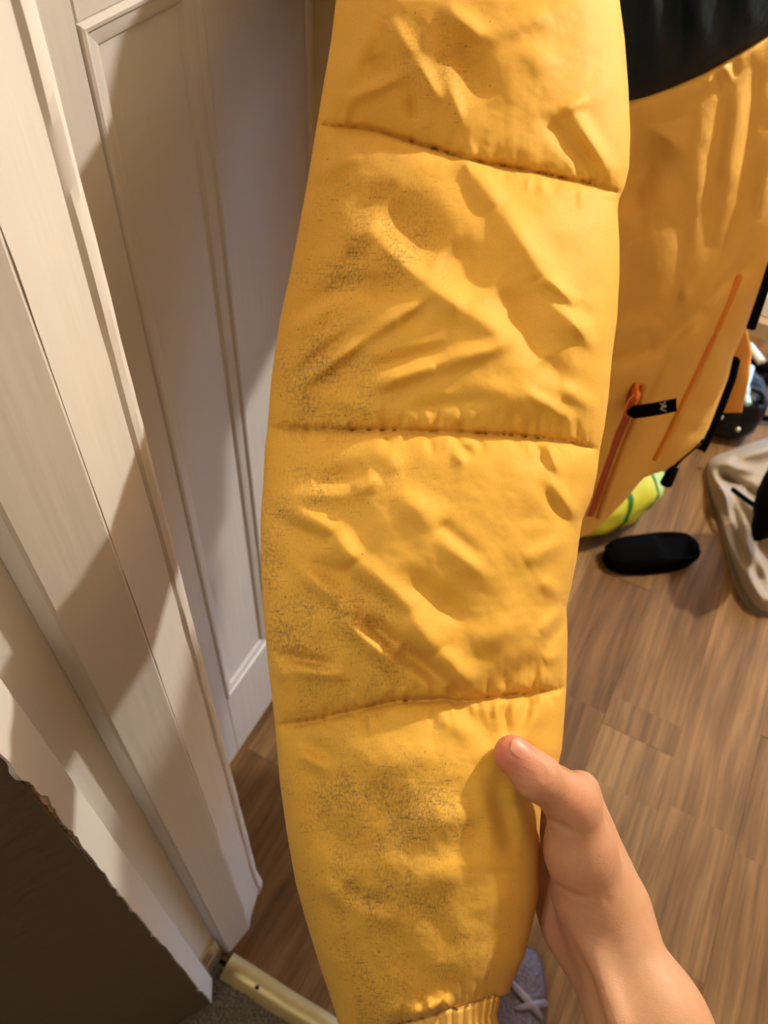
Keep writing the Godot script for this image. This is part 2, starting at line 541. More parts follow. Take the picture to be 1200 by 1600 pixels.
func room() -> void:
	var s := Shape.new()
	# wooden floor of single planks on a dark bed
	var floor_ := base("floor")
	structure(floor_, "brown wood floor of long planks with worn grain", "floor")
	box(s, W(-0.62, -0.05, 2.28), W(2.55, -0.004, 0.115))
	obj("bed", s, M.under, floor_)
	var wide := 0.1425
	rng.seed = 31
	for row in range(-5, 17):
		var x0 := 0.1585 + row * wide
		var z := 0.8 - 0.9 * 4 + (0.0 if row == 0 else rng.randf_range(0.1, 0.8))
		if row == 1: z = 0.8 - 0.35 - 3.6
		var step := 0.0
		while z < 2.28:
			var len := 0.9
			var a := maxf(z, 0.118)
			var b := minf(z + len, 2.27)
			z += len
			if b - a < 0.02: continue
			s = Shape.new()
			var up := rng.randf_range(-0.0003, 0.0003)
			box(s, W(x0 + 0.00015, -0.006, b - 0.00015), W(x0 + wide - 0.00015, up, a + 0.00015), 0.0004)
			var du := rng.randf() * 0.4
			for k in s.v.size():
				s.uv[k] = Vector2((s.v[k].x - x0) / wide, (-s.v[k].z) / 0.9 + du)
			var which := rng.randi_range(0, 4)
			if row == 0: which = 2 if a < 0.7 else 3
			if row == 1: which = 0
			obj("plank", s, M.wood[which], floor_, 20.0)
	# carpet on this side of the doorway
	var rug := base("floor_carpet")
	structure(rug, "grey brown carpet before the brass strip", "floor")
	s = Shape.new()
	box(s, W(-1.1, -0.05, 0.112), W(1.2, -0.004, -1.7))
	obj("backing", s, M.carpet, rug)
	var tuft := Shape.new()
	for k in 3:
		var w := TAU * k / 3
		var d := Vector3(cos(w), 0, sin(w))
		var e := Vector3(-d.z, 0, d.x) * 0.0012
		var a := tuft.pt(-e); var b := tuft.pt(e); var c := tuft.pt(d * 0.0015 + e + Vector3(0, 0.004, 0)); var f := tuft.pt(d * 0.0015 - e + Vector3(0, 0.004, 0)); var g := tuft.pt(d * 0.0035 + Vector3(0, 0.006, 0))
		tuft.quad(a, b, c, f); tuft.tri(f, c, g)
	var mm := MultiMesh.new()
	mm.transform_format = MultiMesh.TRANSFORM_3D
	mm.use_colors = true
	mm.mesh = mesh_of(tuft, 30.0)
	mm.instance_count = 26000
	for k in mm.instance_count:
		var p := W(rng.randf_range(-0.30, 0.30), -0.0045, rng.randf_range(-0.14, 0.105))
		mm.set_instance_transform(k, Transform3D(Basis(Vector3.UP, rng.randf() * TAU).scaled(Vector3.ONE * rng.randf_range(0.8, 1.25)), p))
		var t := rng.randf_range(0.75, 1.15)
		mm.set_instance_color(k, Color(t, t * rng.randf_range(0.96, 1.0), t * 0.97))
	var pile := MultiMeshInstance3D.new()
	pile.name = "pile"; pile.multimesh = mm
	var pm := paint(Color(0.50, 0.45, 0.37), 1.0); pm.vertex_color_use_as_albedo = true
	pile.material_override = pm
	pile.set_meta("kind", "stuff")
	rug.add_child(pile)
	# walls of the room behind
	s = Shape.new(); box(s, W(-0.62, 0, 2.28), W(-0.52, 2.4, 0.25)); structure(obj("wall_left", s, M.wall_white))
	# back wall with a tall glazed opening to the outside
	var x0 := 0.06; var x1 := 1.50; var y0 := 0.05; var y1 := 2.08
	s = Shape.new()
	box(s, W(-0.62, 0, 2.28), W(x0, 2.4, 2.16)); box(s, W(x1, 0, 2.28), W(2.55, 2.4, 2.16)); box(s, W(x0, y1, 2.28), W(x1, 2.4, 2.16)); box(s, W(x0, -0.05, 2.28), W(x1, y0, 2.16))
	structure(obj("wall_back", s, M.wall_white))
	s = Shape.new()
	box(s, W(-0.52, 0, 2.16), W(x0 - 0.05, 0.12, 2.142), 0.006)
	structure(obj("baseboard_back", s, M.white))
	var win := base("window_1")
	structure(win, "tall glazed opening letting daylight into the room", "window")
	s = Shape.new()
	for q in [[x0, y0, x0 + 0.06, y1], [x1 - 0.06, y0, x1, y1], [x0, y0, x1, y0 + 0.07], [x0, y1 - 0.06, x1, y1], [0.75, y0, 0.81, y1]]:
		s = Shape.new(); box(s, W(q[0], q[1], 2.245), W(q[2], q[3], 2.19), 0.006)
		obj("frame", s, M.white, win)
	for k in 2:
		s = Shape.new()
		box(s, W(x0 + 0.06 if k == 0 else 0.81, y0 + 0.07, 2.22), W(0.75 if k == 0 else x1 - 0.06, y1 - 0.06, 2.216))
		obj("pane", s, M.glass, win)
	s = Shape.new(); box(s, W(-8, -0.25, 14), W(10, -0.12, 2.29)); structure(obj("ground", s, M.paving), "pale paving outside the glazed opening", "ground")
	s = Shape.new(); box(s, W(2.45, 0, 2.28), W(2.60, 2.4, 0.10)); structure(obj("wall_right", s, M.wall_white))
	# the wall with the doorway
	s = Shape.new()
	box(s, W(-0.62, 0, 0.245), W(-0.285, 2.4, 0.05)); box(s, W(0.555, 0, 0.245), W(2.60, 2.4, 0.03)); box(s, W(-0.285, 2.02, 0.245), W(0.555, 2.4, 0.05))
	structure(obj("wall_front", s, M.wall_white))
	# the small hall on this side
	s = Shape.new()
	prism(s, [Vector2(-0.2372, 0.0598), Vector2(-0.285, 0.085), Vector2(-0.95, -0.83), Vector2(-0.84, -0.9)], 0.0, 2.4)
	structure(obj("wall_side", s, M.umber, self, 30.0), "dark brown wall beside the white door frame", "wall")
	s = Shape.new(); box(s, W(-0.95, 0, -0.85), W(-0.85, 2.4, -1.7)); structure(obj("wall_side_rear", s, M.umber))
	s = Shape.new(); box(s, W(-0.95, 0, -1.6), W(1.2, 2.4, -1.7)); structure(obj("wall_rear", s, M.wall_white))
	s = Shape.new(); box(s, W(1.1, 0, 0.04), W(1.2, 2.4, -1.7)); structure(obj("wall_entry", s, M.wall_white))
	s = Shape.new(); box(s, W(-1.1, 2.4, 2.28), W(2.6, 2.5, -1.7)); structure(obj("ceiling", s, M.wall_white))


func frame_of_door() -> void:
	var n := noise(9.0, 8, 3)
	var rough := noise(30.0, 18, 2)
	var fr := base("trim_1")
	structure(fr, "white painted door frame with chipped edges, left of the yellow sleeve", "door frame")
	# architrave on this side: only its edge shows
	var s := Shape.new()
	prism(s, [Vector2(-0.2355, 0.0615), Vector2(-0.2525, 0.0875), Vector2(-0.2555, 0.0895), Vector2(-0.282, 0.0895), Vector2(-0.282, 0.068), Vector2(-0.239, 0.0598)], 0.003, 2.08, 520, func(k: int, y: float):
		var e := 0.0
		if k == 0 or k == 5:
			e = 0.0016 * n.get_noise_2d(y * 1.0, 0.0) + 0.0012 * rough.get_noise_2d(y, 4.0)
			var bite := maxf(0.0, 1.0 - absf(y - 0.93) / 0.05) * 0.0045 + maxf(0.0, 1.0 - absf(y - 0.86) / 0.035) * 0.003
			e -= bite * (0.5 + 0.8 * absf(rough.get_noise_2d(y * 2.2, 7.0)))
		if k == 1: e = 0.0005 * rough.get_noise_2d(y * 1.0, 11.0)
		return Vector2(e, -e * 1.3 if k != 1 else 0.0))
	obj("architrave", s, M.white, fr, 30.0)
	s = Shape.new()
	prism(s, [Vector2(-0.2385, 0.0625), Vector2(-0.250, 0.080), Vector2(-0.262, 0.075), Vector2(-0.2425, 0.0585)], 0.78, 1.0, 110, func(k: int, y: float):
		return Vector2(0.0022, -0.002) * rough.get_noise_2d(y * 3.0, 5.0 + k) if k == 0 or k == 3 else Vector2.ZERO)
	obj("bare_plaster", s, M.plaster, fr, 20.0)
	s = Shape.new()
	prism(s, [Vector2(-0.266, 0.086), Vector2(-0.2645, 0.118), Vector2(-0.266, 0.16), Vector2(-0.285, 0.16), Vector2(-0.285, 0.086)], 0.0, 2.02)
	obj("jamb", s, M.white, fr, 30.0)
	s = Shape.new()
	prism(s, [Vector2(-0.2645, 0.1265), Vector2(-0.2525, 0.1305), Vector2(-0.2505, 0.1325), Vector2(-0.2428, 0.1755), Vector2(-0.2436, 0.1785), Vector2(-0.262, 0.1785)], 0.0, 2.02)
	obj("stop", s, M.white, fr, 25.0)
	s = Shape.new()
	prism(s, [Vector2(-0.2428, 0.1775), Vector2(-0.2535, 0.2195), Vector2(-0.2520, 0.2225), Vector2(-0.2524, 0.2275), Vector2(-0.2555, 0.2325), Vector2(-0.262, 0.236), Vector2(-0.30, 0.240), Vector2(-0.33, 0.250), Vector2(-0.262, 0.178)], 0.0, 2.08, 520, func(k: int, y: float):
		var e := 0.0006 * n.get_noise_2d(y, k * 0.4)
		if y < 0.14 and k > 0 and k < 6:
			e += 0.0065 * (1.0 - y / 0.14) * (0.7 + 0.9 * rough.get_noise_2d(y * 0.9, 2.0))
			if y < 0.05: e -= 0.013 * pow(1.0 - y / 0.05, 1.3)
		return Vector2(e, e * 0.9))
	obj("casing", s, M.white, fr, 25.0)
	# a dull metal plate covering the foot of the jamb
	s = Shape.new()
	prism(s, [Vector2(-0.2605, 0.0925), Vector2(-0.2595, 0.1255), Vector2(-0.2648, 0.1262), Vector2(-0.2655, 0.0915)], 0.004, 0.115)
	prism(s, [Vector2(-0.2590, 0.0935), Vector2(-0.2582, 0.1245), Vector2(-0.2615, 0.1258), Vector2(-0.2620, 0.0930)], 0.004, 0.058)
	obj("cover_plate", s, M.steel, fr, 25.0)
	for p in [[-0.268, 0.20]]:
		pass
	# the far jamb and the head, out of the picture
	var fr2 := base("trim_2")
	structure(fr2, "white door frame across the doorway", "door frame")
	s = Shape.new()
	box(s, W(0.525, 0, 0.24), W(0.557, 2.02, 0.05), 0.003); box(s, W(0.515, 0, 0.18), W(0.53, 2.02, 0.13), 0.002)
	obj("jamb", s, M.white, fr2)
	s = Shape.new(); box(s, W(0.52, 0, 0.262), W(0.60, 2.08, 0.243), 0.004); obj("casing", s, M.white, fr2)
	s = Shape.new(); box(s, W(-0.285, 1.99, 0.24), W(0.557, 2.022, 0.05), 0.003); obj("head", s, M.white, fr2)


func panel_door() -> void:
	var d := base("door_1")
	structure(d, "white panelled door standing open behind the yellow sleeve", "door")
	var xf := -0.42
	var xb := -0.457
	var zs := [0.292, 0.411, 0.541, 0.690, 0.820, 0.939]
	var top := 1.99
	var s: Shape
	for k in [[0.292, 0.411, 0.012, top], [0.820, 0.939, 0.012, top], [0.541, 0.690, 0.231, 1.229], [0.541, 0.690, 1.385, 1.87]]:
		s = Shape.new(); box(s, W(xb, k[2], k[1]), W(xf, k[3], k[0]), 0.0012); obj("stile", s, M.door_white, d)
	for k in [[0.012, 0.231], [1.229, 1.385], [1.87, top]]:
		s = Shape.new(); box(s, W(xb, k[0], 0.820), W(xf, k[1], 0.411), 0.0012); obj("rail", s, M.door_white, d)
	for q in [[0.411, 0.541], [0.690, 0.820]]:
		for r in [[0.231, 1.229], [1.385, 1.87]]:
			s = Shape.new(); box(s, W(xf - 0.026, r[0], q[1]), W(xf - 0.0070, r[1], q[0])); obj("panel", s, M.door_white, d)
			# moulding round the panel: bead, step and slope
			var prof := [Vector2(0.0, -0.0005), Vector2(0.001, 0.0016), Vector2(0.0035, 0.0026), Vector2(0.0062, 0.0018), Vector2(0.0075, -0.0008), Vector2(0.014, -0.0018), Vector2(0.0185, -0.0036), Vector2(0.0215, -0.0072)]
			for side in 4:
				s = Shape.new()
				var rows := []
				for p in prof + [Vector2(0.0215, -0.016), Vector2(0.0, -0.016)]:
					var a: Vector3; var b: Vector3
					var lo: float = r[0] + p.x; var hi: float = r[1] - p.x; var l: float = q[0] + p.x; var h: float = q[1] - p.x
					match side:
						0: a = W(xf + p.y, lo, l); b = W(xf + p.y, hi, l)
						1: a = W(xf + p.y, lo, h); b = W(xf + p.y, hi, h)
						2: a = W(xf + p.y, lo, l); b = W(xf + p.y, lo, h)
						3: a = W(xf + p.y, hi, l); b = W(xf + p.y, hi, h)
					rows.append([a, b])
				var ring := []
				ring.append(rows.map(func(e): return e[0])); ring.append(rows.map(func(e): return e[1]))
				rows_mesh(s, ring, true)
				obj("moulding", s, M.door_white, d, 25.0)
	# hinges on the hinge stile, and the hook that carries the jacket
	for y in [0.25, 1.75]:
		s = Shape.new(); tube(s, [W(-0.412, y - 0.04, 0.286), W(-0.412, y + 0.04, 0.286)], [0.006], 12)
		obj("hinge", s, M.steel, d)
	s = Shape.new()
	box(s, W(xf, 1.60, 0.69), W(xf + 0.014, 1.66, 0.55), 0.004)
	tube(s, smooth_path([W(xf + 0.01, 1.625, 0.62), W(xf + 0.10, 1.60, 0.625), W(xf + 0.20, 1.60, 0.64), W(xf + 0.235, 1.64, 0.645)]), [0.007], 10)
	obj("coat_hook", s, M.steel, d)


func threshold() -> void:
	var t := base("threshold_strip", W(-0.25, 0, 0.115))
	tag(t, "worn brass strip across the doorway between carpet and planks", "threshold")
	var rows := []
	for k in 41:
		var x := lerpf(0.006, 0.776, k / 40.0)
		var row := []
		var lift := 0.0025 if k == 0 else 0.0
		for p in [[-0.021, -0.003], [-0.0205, 0.0008], [-0.017, 0.0025], [-0.011, 0.0062], [-0.004, 0.0085], [0.004, 0.0088], [0.011, 0.0066], [0.017, 0.0028], [0.0195, 0.0008], [0.02, -0.003]]:
			row.append(Vector3(x, p[1] + lift + 0.0004 * sin(k * 1.7), -p[0] - 0.0005 * sin(k * 0.9)))
		rows.append(row)
	var s := Shape.new(); rows_mesh(s, rows, true)
	obj("strip", s, M.brass, t, 35.0)
	for x in [0.065, 0.31, 0.56, 0.74]:
		s = Shape.new(); tube(s, [Vector3(x, 0.004, 0.004), Vector3(x, 0.0097, 0.004), Vector3(x, 0.0092, 0.004)], [0.0034, 0.0034, 0.001], 14)
		obj("screw", s, M.under, t)


# ---------------------------------------------------------------- the jacket
const SEAMS := [
	[Vector2(380, 192), Vector2(497, 195), Vector2(540, 199), Vector2(575, 201), Vector2(600, 208), Vector2(640, 221), Vector2(700, 240), Vector2(760, 256), Vector2(830, 268), Vector2(880, 279), Vector2(930, 290), Vector2(968, 302), Vector2(1010, 312)],
	[Vector2(380, 667), Vector2(418, 668), Vector2(500, 672), Vector2(600, 673), Vector2(700, 676), Vector2(800, 681), Vector2(880, 689), Vector2(935, 703), Vector2(980, 712)],
	[Vector2(380, 1140), Vector2(430, 1135), Vector2(490, 1127), Vector2(560, 1109), Vector2(620, 1096), Vector2(700, 1093), Vector2(712, 1097), Vector2(760, 1091), Vector2(820, 1085), Vector2(885, 1075), Vector2(930, 1068)],
	[Vector2(460, 1650), Vector2(520, 1637), Vector2(600, 1612), Vector2(650, 1598), Vector2(685, 1588), Vector2(700, 1580), Vector2(716, 1580), Vector2(740, 1572), Vector2(792, 1553), Vector2(860, 1530)]]
const LEFT := [Vector2(530, -260), Vector2(525, 0), Vector2(518, 60), Vector2(500, 165), Vector2(495, 194), Vector2(490, 225), Vector2(482, 275), Vector2(470, 340), Vector2(455, 420), Vector2(437, 500), Vector2(424, 590), Vector2(418, 668), Vector2(414, 700), Vector2(411, 760), Vector2(407, 812), Vector2(408, 900), Vector2(412, 965), Vector2(418, 1030), Vector2(425, 1090), Vector2(430, 1135), Vector2(437, 1220), Vector2(448, 1300), Vector2(462, 1380), Vector2(480, 1445), Vector2(500, 1510), Vector2(522, 1575), Vector2(538, 1640)]
const RIGHT := [Vector2(950, -260), Vector2(968, 0), Vector2(976, 60), Vector2(982, 140), Vector2(985, 210), Vector2(983, 262), Vector2(976, 292), Vector2(967, 312), Vector2(965, 330), Vector2(968, 380), Vector2(968, 430), Vector2(964, 500), Vector2(956, 560), Vector2(951, 620), Vector2(944, 670), Vector2(937, 704), Vector2(933, 740), Vector2(925, 776), Vector2(910, 812), Vector2(907, 830), Vector2(901, 875), Vector2(892, 920), Vector2(885, 948), Vector2(887, 995), Vector2(885, 1074), Vector2(882, 1120), Vector2(878, 1170), Vector2(868, 1215), Vector2(846, 1255), Vector2(843, 1300), Vector2(846, 1350), Vector2(842, 1400), Vector2(832, 1445), Vector2(818, 1498), Vector2(800, 1535), Vector2(790, 1575), Vector2(778, 1640)]

func sleeve_depth(y: float) -> float:
	return line_at([Vector2(0.60, -260), Vector2(0.525, 0), Vector2(0.485, 400), Vector2(0.458, 700), Vector2(0.437, 1100), Vector2(0.428, 1350), Vector2(0.425, 1700)], y)

func sleeve_relief() -> Relief:
	var r := Relief.new(380, -260, 1010, 1660, 2.5)
	# the padding between the seams
	var soft := noise(0.006, 33, 2)
	for j in r.ny:
		var y := r.y0 + j * r.cell
		for i in r.nx:
			var x := r.x0 + i * r.cell
			var lo := -290.0
			var k := 0
			while k < 4:
				var sy := level_at(SEAMS[k], x)
				if y < sy: break
				lo = sy
				k += 1
			var wav := 2.6 * soft.get_noise_2d(x * 9.0, k * 50.0) + 1.8 * soft.get_noise_2d(x * 22.0, 90.0 + k * 50.0)
			var hi := level_at(SEAMS[k], x) + wav if k < 4 else lo + 200.0
			var u := clampf((y - lo) / (hi - lo), 0.0, 1.0)
			var w := pow(4.0 * u * (1.0 - u), 0.38)
			r.h[j * r.nx + i] = 0.0215 * w + 0.003 * w * soft.get_noise_2d(x, y)
	# the folds, one by one
	var folds := [
		[589, 23, 529, 154, 13, 3.2], [692, 9, 757, 61, 14, 4], [757, 61, 860, 19, 15, 3.2], [608, 28, 645, 89, 12, 3], [645, 89, 690, 160, 11, 3.6], [715, 70, 757, 160, 22, -5], [590, 85, 610, 130, 20, -2.5], [636, 112, 538, 159, 10, 3], [893, 173, 965, 285, 12, 4.2], [874, 177, 920, 152, 9, 2.5], [855, 190, 935, 270, 13, -3], [700, 120, 720, 190, 9, 2.5], [640, 150, 650, 190, 9, -2.5], [800, 60, 870, 110, 20, 2],
		[720, 240, 780, 322, 18, 5], [780, 322, 850, 430, 19, 6], [850, 430, 915, 528, 17, 5], [785, 450, 850, 560, 24, -5], [850, 560, 890, 615, 18, -3], [590, 375, 660, 440, 15, 4.6], [660, 440, 725, 482, 16, 4.6], [725, 482, 805, 535, 18, 3.6], [600, 322, 690, 395, 30, -6], [690, 395, 770, 450, 32, -6], [445, 500, 550, 442, 16, -3.4], [550, 442, 640, 452, 16, -4], [440, 525, 535, 465, 11, 3.4], [465, 605, 575, 525, 9, 4.4], [575, 525, 665, 465, 9, 4], [455, 588, 560, 512, 9, -3], [580, 605, 680, 570, 11, 4.2], [680, 570, 795, 537, 12, 3.6], [575, 577, 700, 545, 11, -3], [485, 280, 565, 235, 11, 2.8], [595, 290, 670, 240, 11, 2.6], [850, 430, 908, 476, 9, 2.6], [843, 445, 900, 492, 8, -2.4], [895, 500, 930, 545, 10, 3], [905, 470, 925, 510, 9, -2.5], [870, 600, 935, 640, 12, 3], [540, 380, 600, 350, 14, 2.6], [540, 395, 570, 415, 12, -2.4], [500, 620, 610, 640, 14, 1.8], [740, 600, 850, 640, 16, 2], [820, 610, 900, 660, 9, 2.2], [650, 640, 760, 622, 12, -2],
		[430, 777, 550, 766, 14, 4.4], [550, 766, 592, 744, 13, 3.6], [490, 758, 575, 737, 15, -4.2], [435, 787, 520, 836, 17, 5], [520, 836, 555, 880, 17, 4.8], [555, 880, 642, 962, 18, 4.2], [412, 803, 520, 850, 13, -4.6], [480, 882, 550, 902, 14, -4], [550, 902, 632, 962, 15, -4], [475, 892, 530, 942, 12, 3.6], [530, 942, 562, 962, 11, 3], [570, 966, 622, 1012, 12, -6.5], [622, 1012, 702, 1068, 13, -7], [702, 1068, 722, 1090, 9, -5], [640, 958, 682, 1020, 20, 4.6], [682, 1020, 735, 1075, 18, 4.2], [535, 968, 620, 1042, 12, 4.2], [430, 1022, 515, 1040, 8, -5.5], [420, 1034, 447, 1062, 10, 4], [450, 1046, 540, 1056, 10, 3.4], [620, 765, 690, 826, 20, 3.8], [690, 826, 757, 892, 18, 4], [680, 812, 762, 886, 13, -4], [640, 902, 727, 972, 16, -3.6], [860, 750, 912, 822, 10, 3.2], [850, 765, 896, 830, 9, -2.4], [855, 690, 872, 738, 7, 3], [838, 693, 850, 725, 7, -2.4], [882, 943, 845, 992, 9, 3.4], [890, 960, 855, 1010, 8, -2.6], [700, 690, 742, 712, 9, -3], [705, 682, 722, 725, 7, 2.6], [735, 1010, 830, 968, 18, 2], [820, 880, 885, 842, 13, 2.8], [845, 905, 880, 935, 11, 2.4], [760, 1075, 850, 1030, 14, -2.4], [850, 1035, 882, 1020, 9, 2.4], [405, 860, 450, 905, 13, -3], [600, 700, 620, 740, 13, 2],
		[715, 1102, 775, 1158, 18, -3.6], [690, 1112, 742, 1150, 16, 2], [785, 1100, 793, 1150, 8, -2.6], [858, 1084, 812, 1165, 14, 2.4], [835, 1085, 806, 1150, 10, -2.0], [470, 1160, 520, 1182, 12, -3], [465, 1175, 510, 1200, 10, 2.6], [560, 1245, 640, 1292, 26, -2], [535, 1240, 592, 1282, 20, 1.8], [535, 1386, 566, 1409, 14, -2.2], [566, 1409, 612, 1416, 14, -2.2], [495, 1378, 560, 1420, 14, 2.2], [565, 1424, 625, 1430, 16, 1.8], [680, 1300, 740, 1262, 20, 2.4], [770, 1230, 800, 1330, 13, -2.6], [800, 1235, 828, 1320, 10, 2.6], [755, 1240, 775, 1340, 14, 2.2], [690, 1568, 640, 1590, 9, 5], [690, 1560, 702, 1576, 8, 5], [640, 1570, 600, 1590, 12, 2.4], [480, 1480, 540, 1520, 14, 2], [640, 1380, 720, 1360, 24, 2.2], [560, 1200, 680, 1170, 26, 2], [500, 1270, 540, 1330, 18, -2]]
	for f in folds: r.fold(f[0], f[1], f[2], f[3], f[4] * 1.22, f[5] * 1.45)
	# small puckers that the stitching draws along each seam
	rng.seed = 404
	for k in 4:
		var x := 420.0
		while x < 960.0:
			x += rng.randf_range(7.0, 20.0)
			var y := level_at(SEAMS[k], x)
			for side in [-1, 1]:
				var len := rng.randf_range(8.0, 42.0)
				r.fold(x, y + side * 3.0, x + rng.randf_range(-9, 9), y + side * len, rng.randf_range(4.0, 7.5), rng.randf_range(-2.4, 2.2))
	for k in 4:                                           # the stitched groove itself
		for q in SEAMS[k].size() - 1:
			var a: Vector2 = SEAMS[k][q]; var b: Vector2 = SEAMS[k][q + 1]
			r.fold(a.x, a.y, b.x, b.y, 4.2, -1.8)
	var fine := noise(0.02, 35, 3)
	for j in r.ny:
		for i in r.nx: r.h[j * r.nx + i] += 0.0006 * fine.get_noise_2d(r.x0 + i * r.cell, r.y0 + j * r.cell)
	return r

func sleeve_point(x: float, y: float, s: float, round_: float, front: bool, r: Relief, thick := 0.045) -> Vector3:
	var d := sleeve_depth(y)
	if front: return at(x, y, d - thick * round_ - (r.at(x, y) - 0.0185) * clampf(round_ * 1.5, 0.0, 1.0))
	return at(x, y, d + (0.036 - 0.014 * smoothstep(1100.0, 1200.0, y)) * round_)

func jacket() -> void:
	var jk := base("puffer_jacket")
	tag(jk, "yellow padded jacket with navy yoke and grimy held-out sleeve, hung on the white door", "jacket")
	var r := sleeve_relief()
	var s := Shape.new()
	var cols := 190
	var back := 40
	var rows := 560
	var m := cols + back
	for j in rows + 1:
		var t := float(j) / rows
		for k in m:
			var front := k < cols
			var a := lerpf(-PI / 2, PI / 2, float(k) / (cols - 1)) if front else lerpf(PI / 2, PI * 1.5, float(k - cols + 1) / (back + 1))
			var side := sin(a)
			var y := lerpf(-255.0, 1600.0, t)
			var x := 0.0
			for it in 2:                                       # the last row follows the cuff seam
				var l := line_at(LEFT, y); var rr := line_at(RIGHT, y)
				x = (l + rr) * 0.5 + (rr - l) * 0.5 * side
				y = lerpf(-255.0, level_at(SEAMS[3], x), t)
			var l2 := line_at(LEFT, y); var r2 := line_at(RIGHT, y)
			x = (l2 + r2) * 0.5 + (r2 - l2) * 0.5 * side
			s.pt(sleeve_point(x, y, side, absf(cos(a)), front, r), Vector2(0.5 + asin(clampf(side, -1, 1)) / PI, clampf(y / 1640.0, 0.0, 1.0)))
	for j in rows:
		for k in m:
			var a := j * m + k
			var b := j * m + (k + 1) % m
			s.quad(a, b, b + m, a + m)
	for e in 2:
		var mid := Vector3.ZERO
		var row := rows * m * e
		for k in m: mid += s.v[row + k]
		var q := s.pt(mid / m, Vector2(0.5, e))
		for k in m:
			if e == 0: s.tri(q, row + (k + 1) % m, row + k)
			else: s.tri(q, row + k, row + (k + 1) % m)
	# grime is mapped across the cloth: u from -1 .. 1 over the width
	for k in s.v.size(): s.uv[k].x = 0.5 + 0.5 * sin((s.uv[k].x - 0.5) * PI)
	s.outward(0)
	var sl := obj("sleeve", s, M.sleeve, jk, 180.0)
	sl.set_meta("label", "grimy padded sleeve with three stitched seams")
	# ribbed cuff
	s = Shape.new()
	var ring := []
	for j in 12:
		var row := []
		for k in 160:
			var a := TAU * k / 160
			var side := sin(a)
			var x := lerpf(652.0, 664.0, j / 11.0) + side * lerpf(132.0, 118.0, minf(1.0, j / 3.0)) + j * 1.0
			var y := level_at(SEAMS[3], x) - 6.0 + j * 11.0
			var rib := 0.0012 * sin(k * TAU / 160 * 40)
			var d := sleeve_depth(y) - (0.036 * cos(a) + rib * signf(cos(a)))
			row.append(at(x, y, d))
		ring.append(row)
	rows_mesh(s, ring, true)
	obj("cuff", s, M.nylon, sl, 180.0)
	jacket_body(jk)

# the plane that the open front hangs in
const BODY_A := Vector3(-0.134, 1.225, -0.688)
const BODY_N := Vector3(0.7760, 0.1320, 0.6170)
func front_depth(u: float, v: float) -> float:
	var ray := CX * (u - 600.0) / F + CY * (v - 800.0) / F + CZ
	var d := (BODY_A - EYE).dot(BODY_N) / ray.dot(BODY_N)
	# the side of the jacket turns away behind the sleeve
	return maxf(d, sleeve_depth(v) + 0.062) + 0.07 * pow(clampf((line_at(RIGHT, minf(v, 1000.0)) - 60.0 - u) / 300.0, 0.0, 1.0), 2.0)

const YOKE := [Vector2(600, 190), Vector2(800, 172), Vector2(985, 153), Vector2(1010, 147), Vector2(1050, 133), Vector2(1100, 111), Vector2(1150, 83), Vector2(1200, 52), Vector2(1260, 5), Vector2(1330, -60)]
const EDGE := [Vector2(1250, -300), Vector2(1246, 100), Vector2(1222, 340), Vector2(1200, 408), Vector2(1187, 450), Vector2(1164, 517), Vector2(1146, 556), Vector2(1138, 590), Vector2(1122, 632), Vector2(1108, 668), Vector2(1092, 700), Vector2(1070, 730), Vector2(1030, 790), Vector2(960, 880)]
const HEM := [Vector2(540, 800), Vector2(740, 840), Vector2(905, 843), Vector2(935, 831), Vector2(962, 809), Vector2(985, 778), Vector2(1003, 748), Vector2(1022, 740), Vector2(1040, 735), Vector2(1062, 717), Vector2(1082, 699), Vector2(1100, 684), Vector2(1160, 640)]

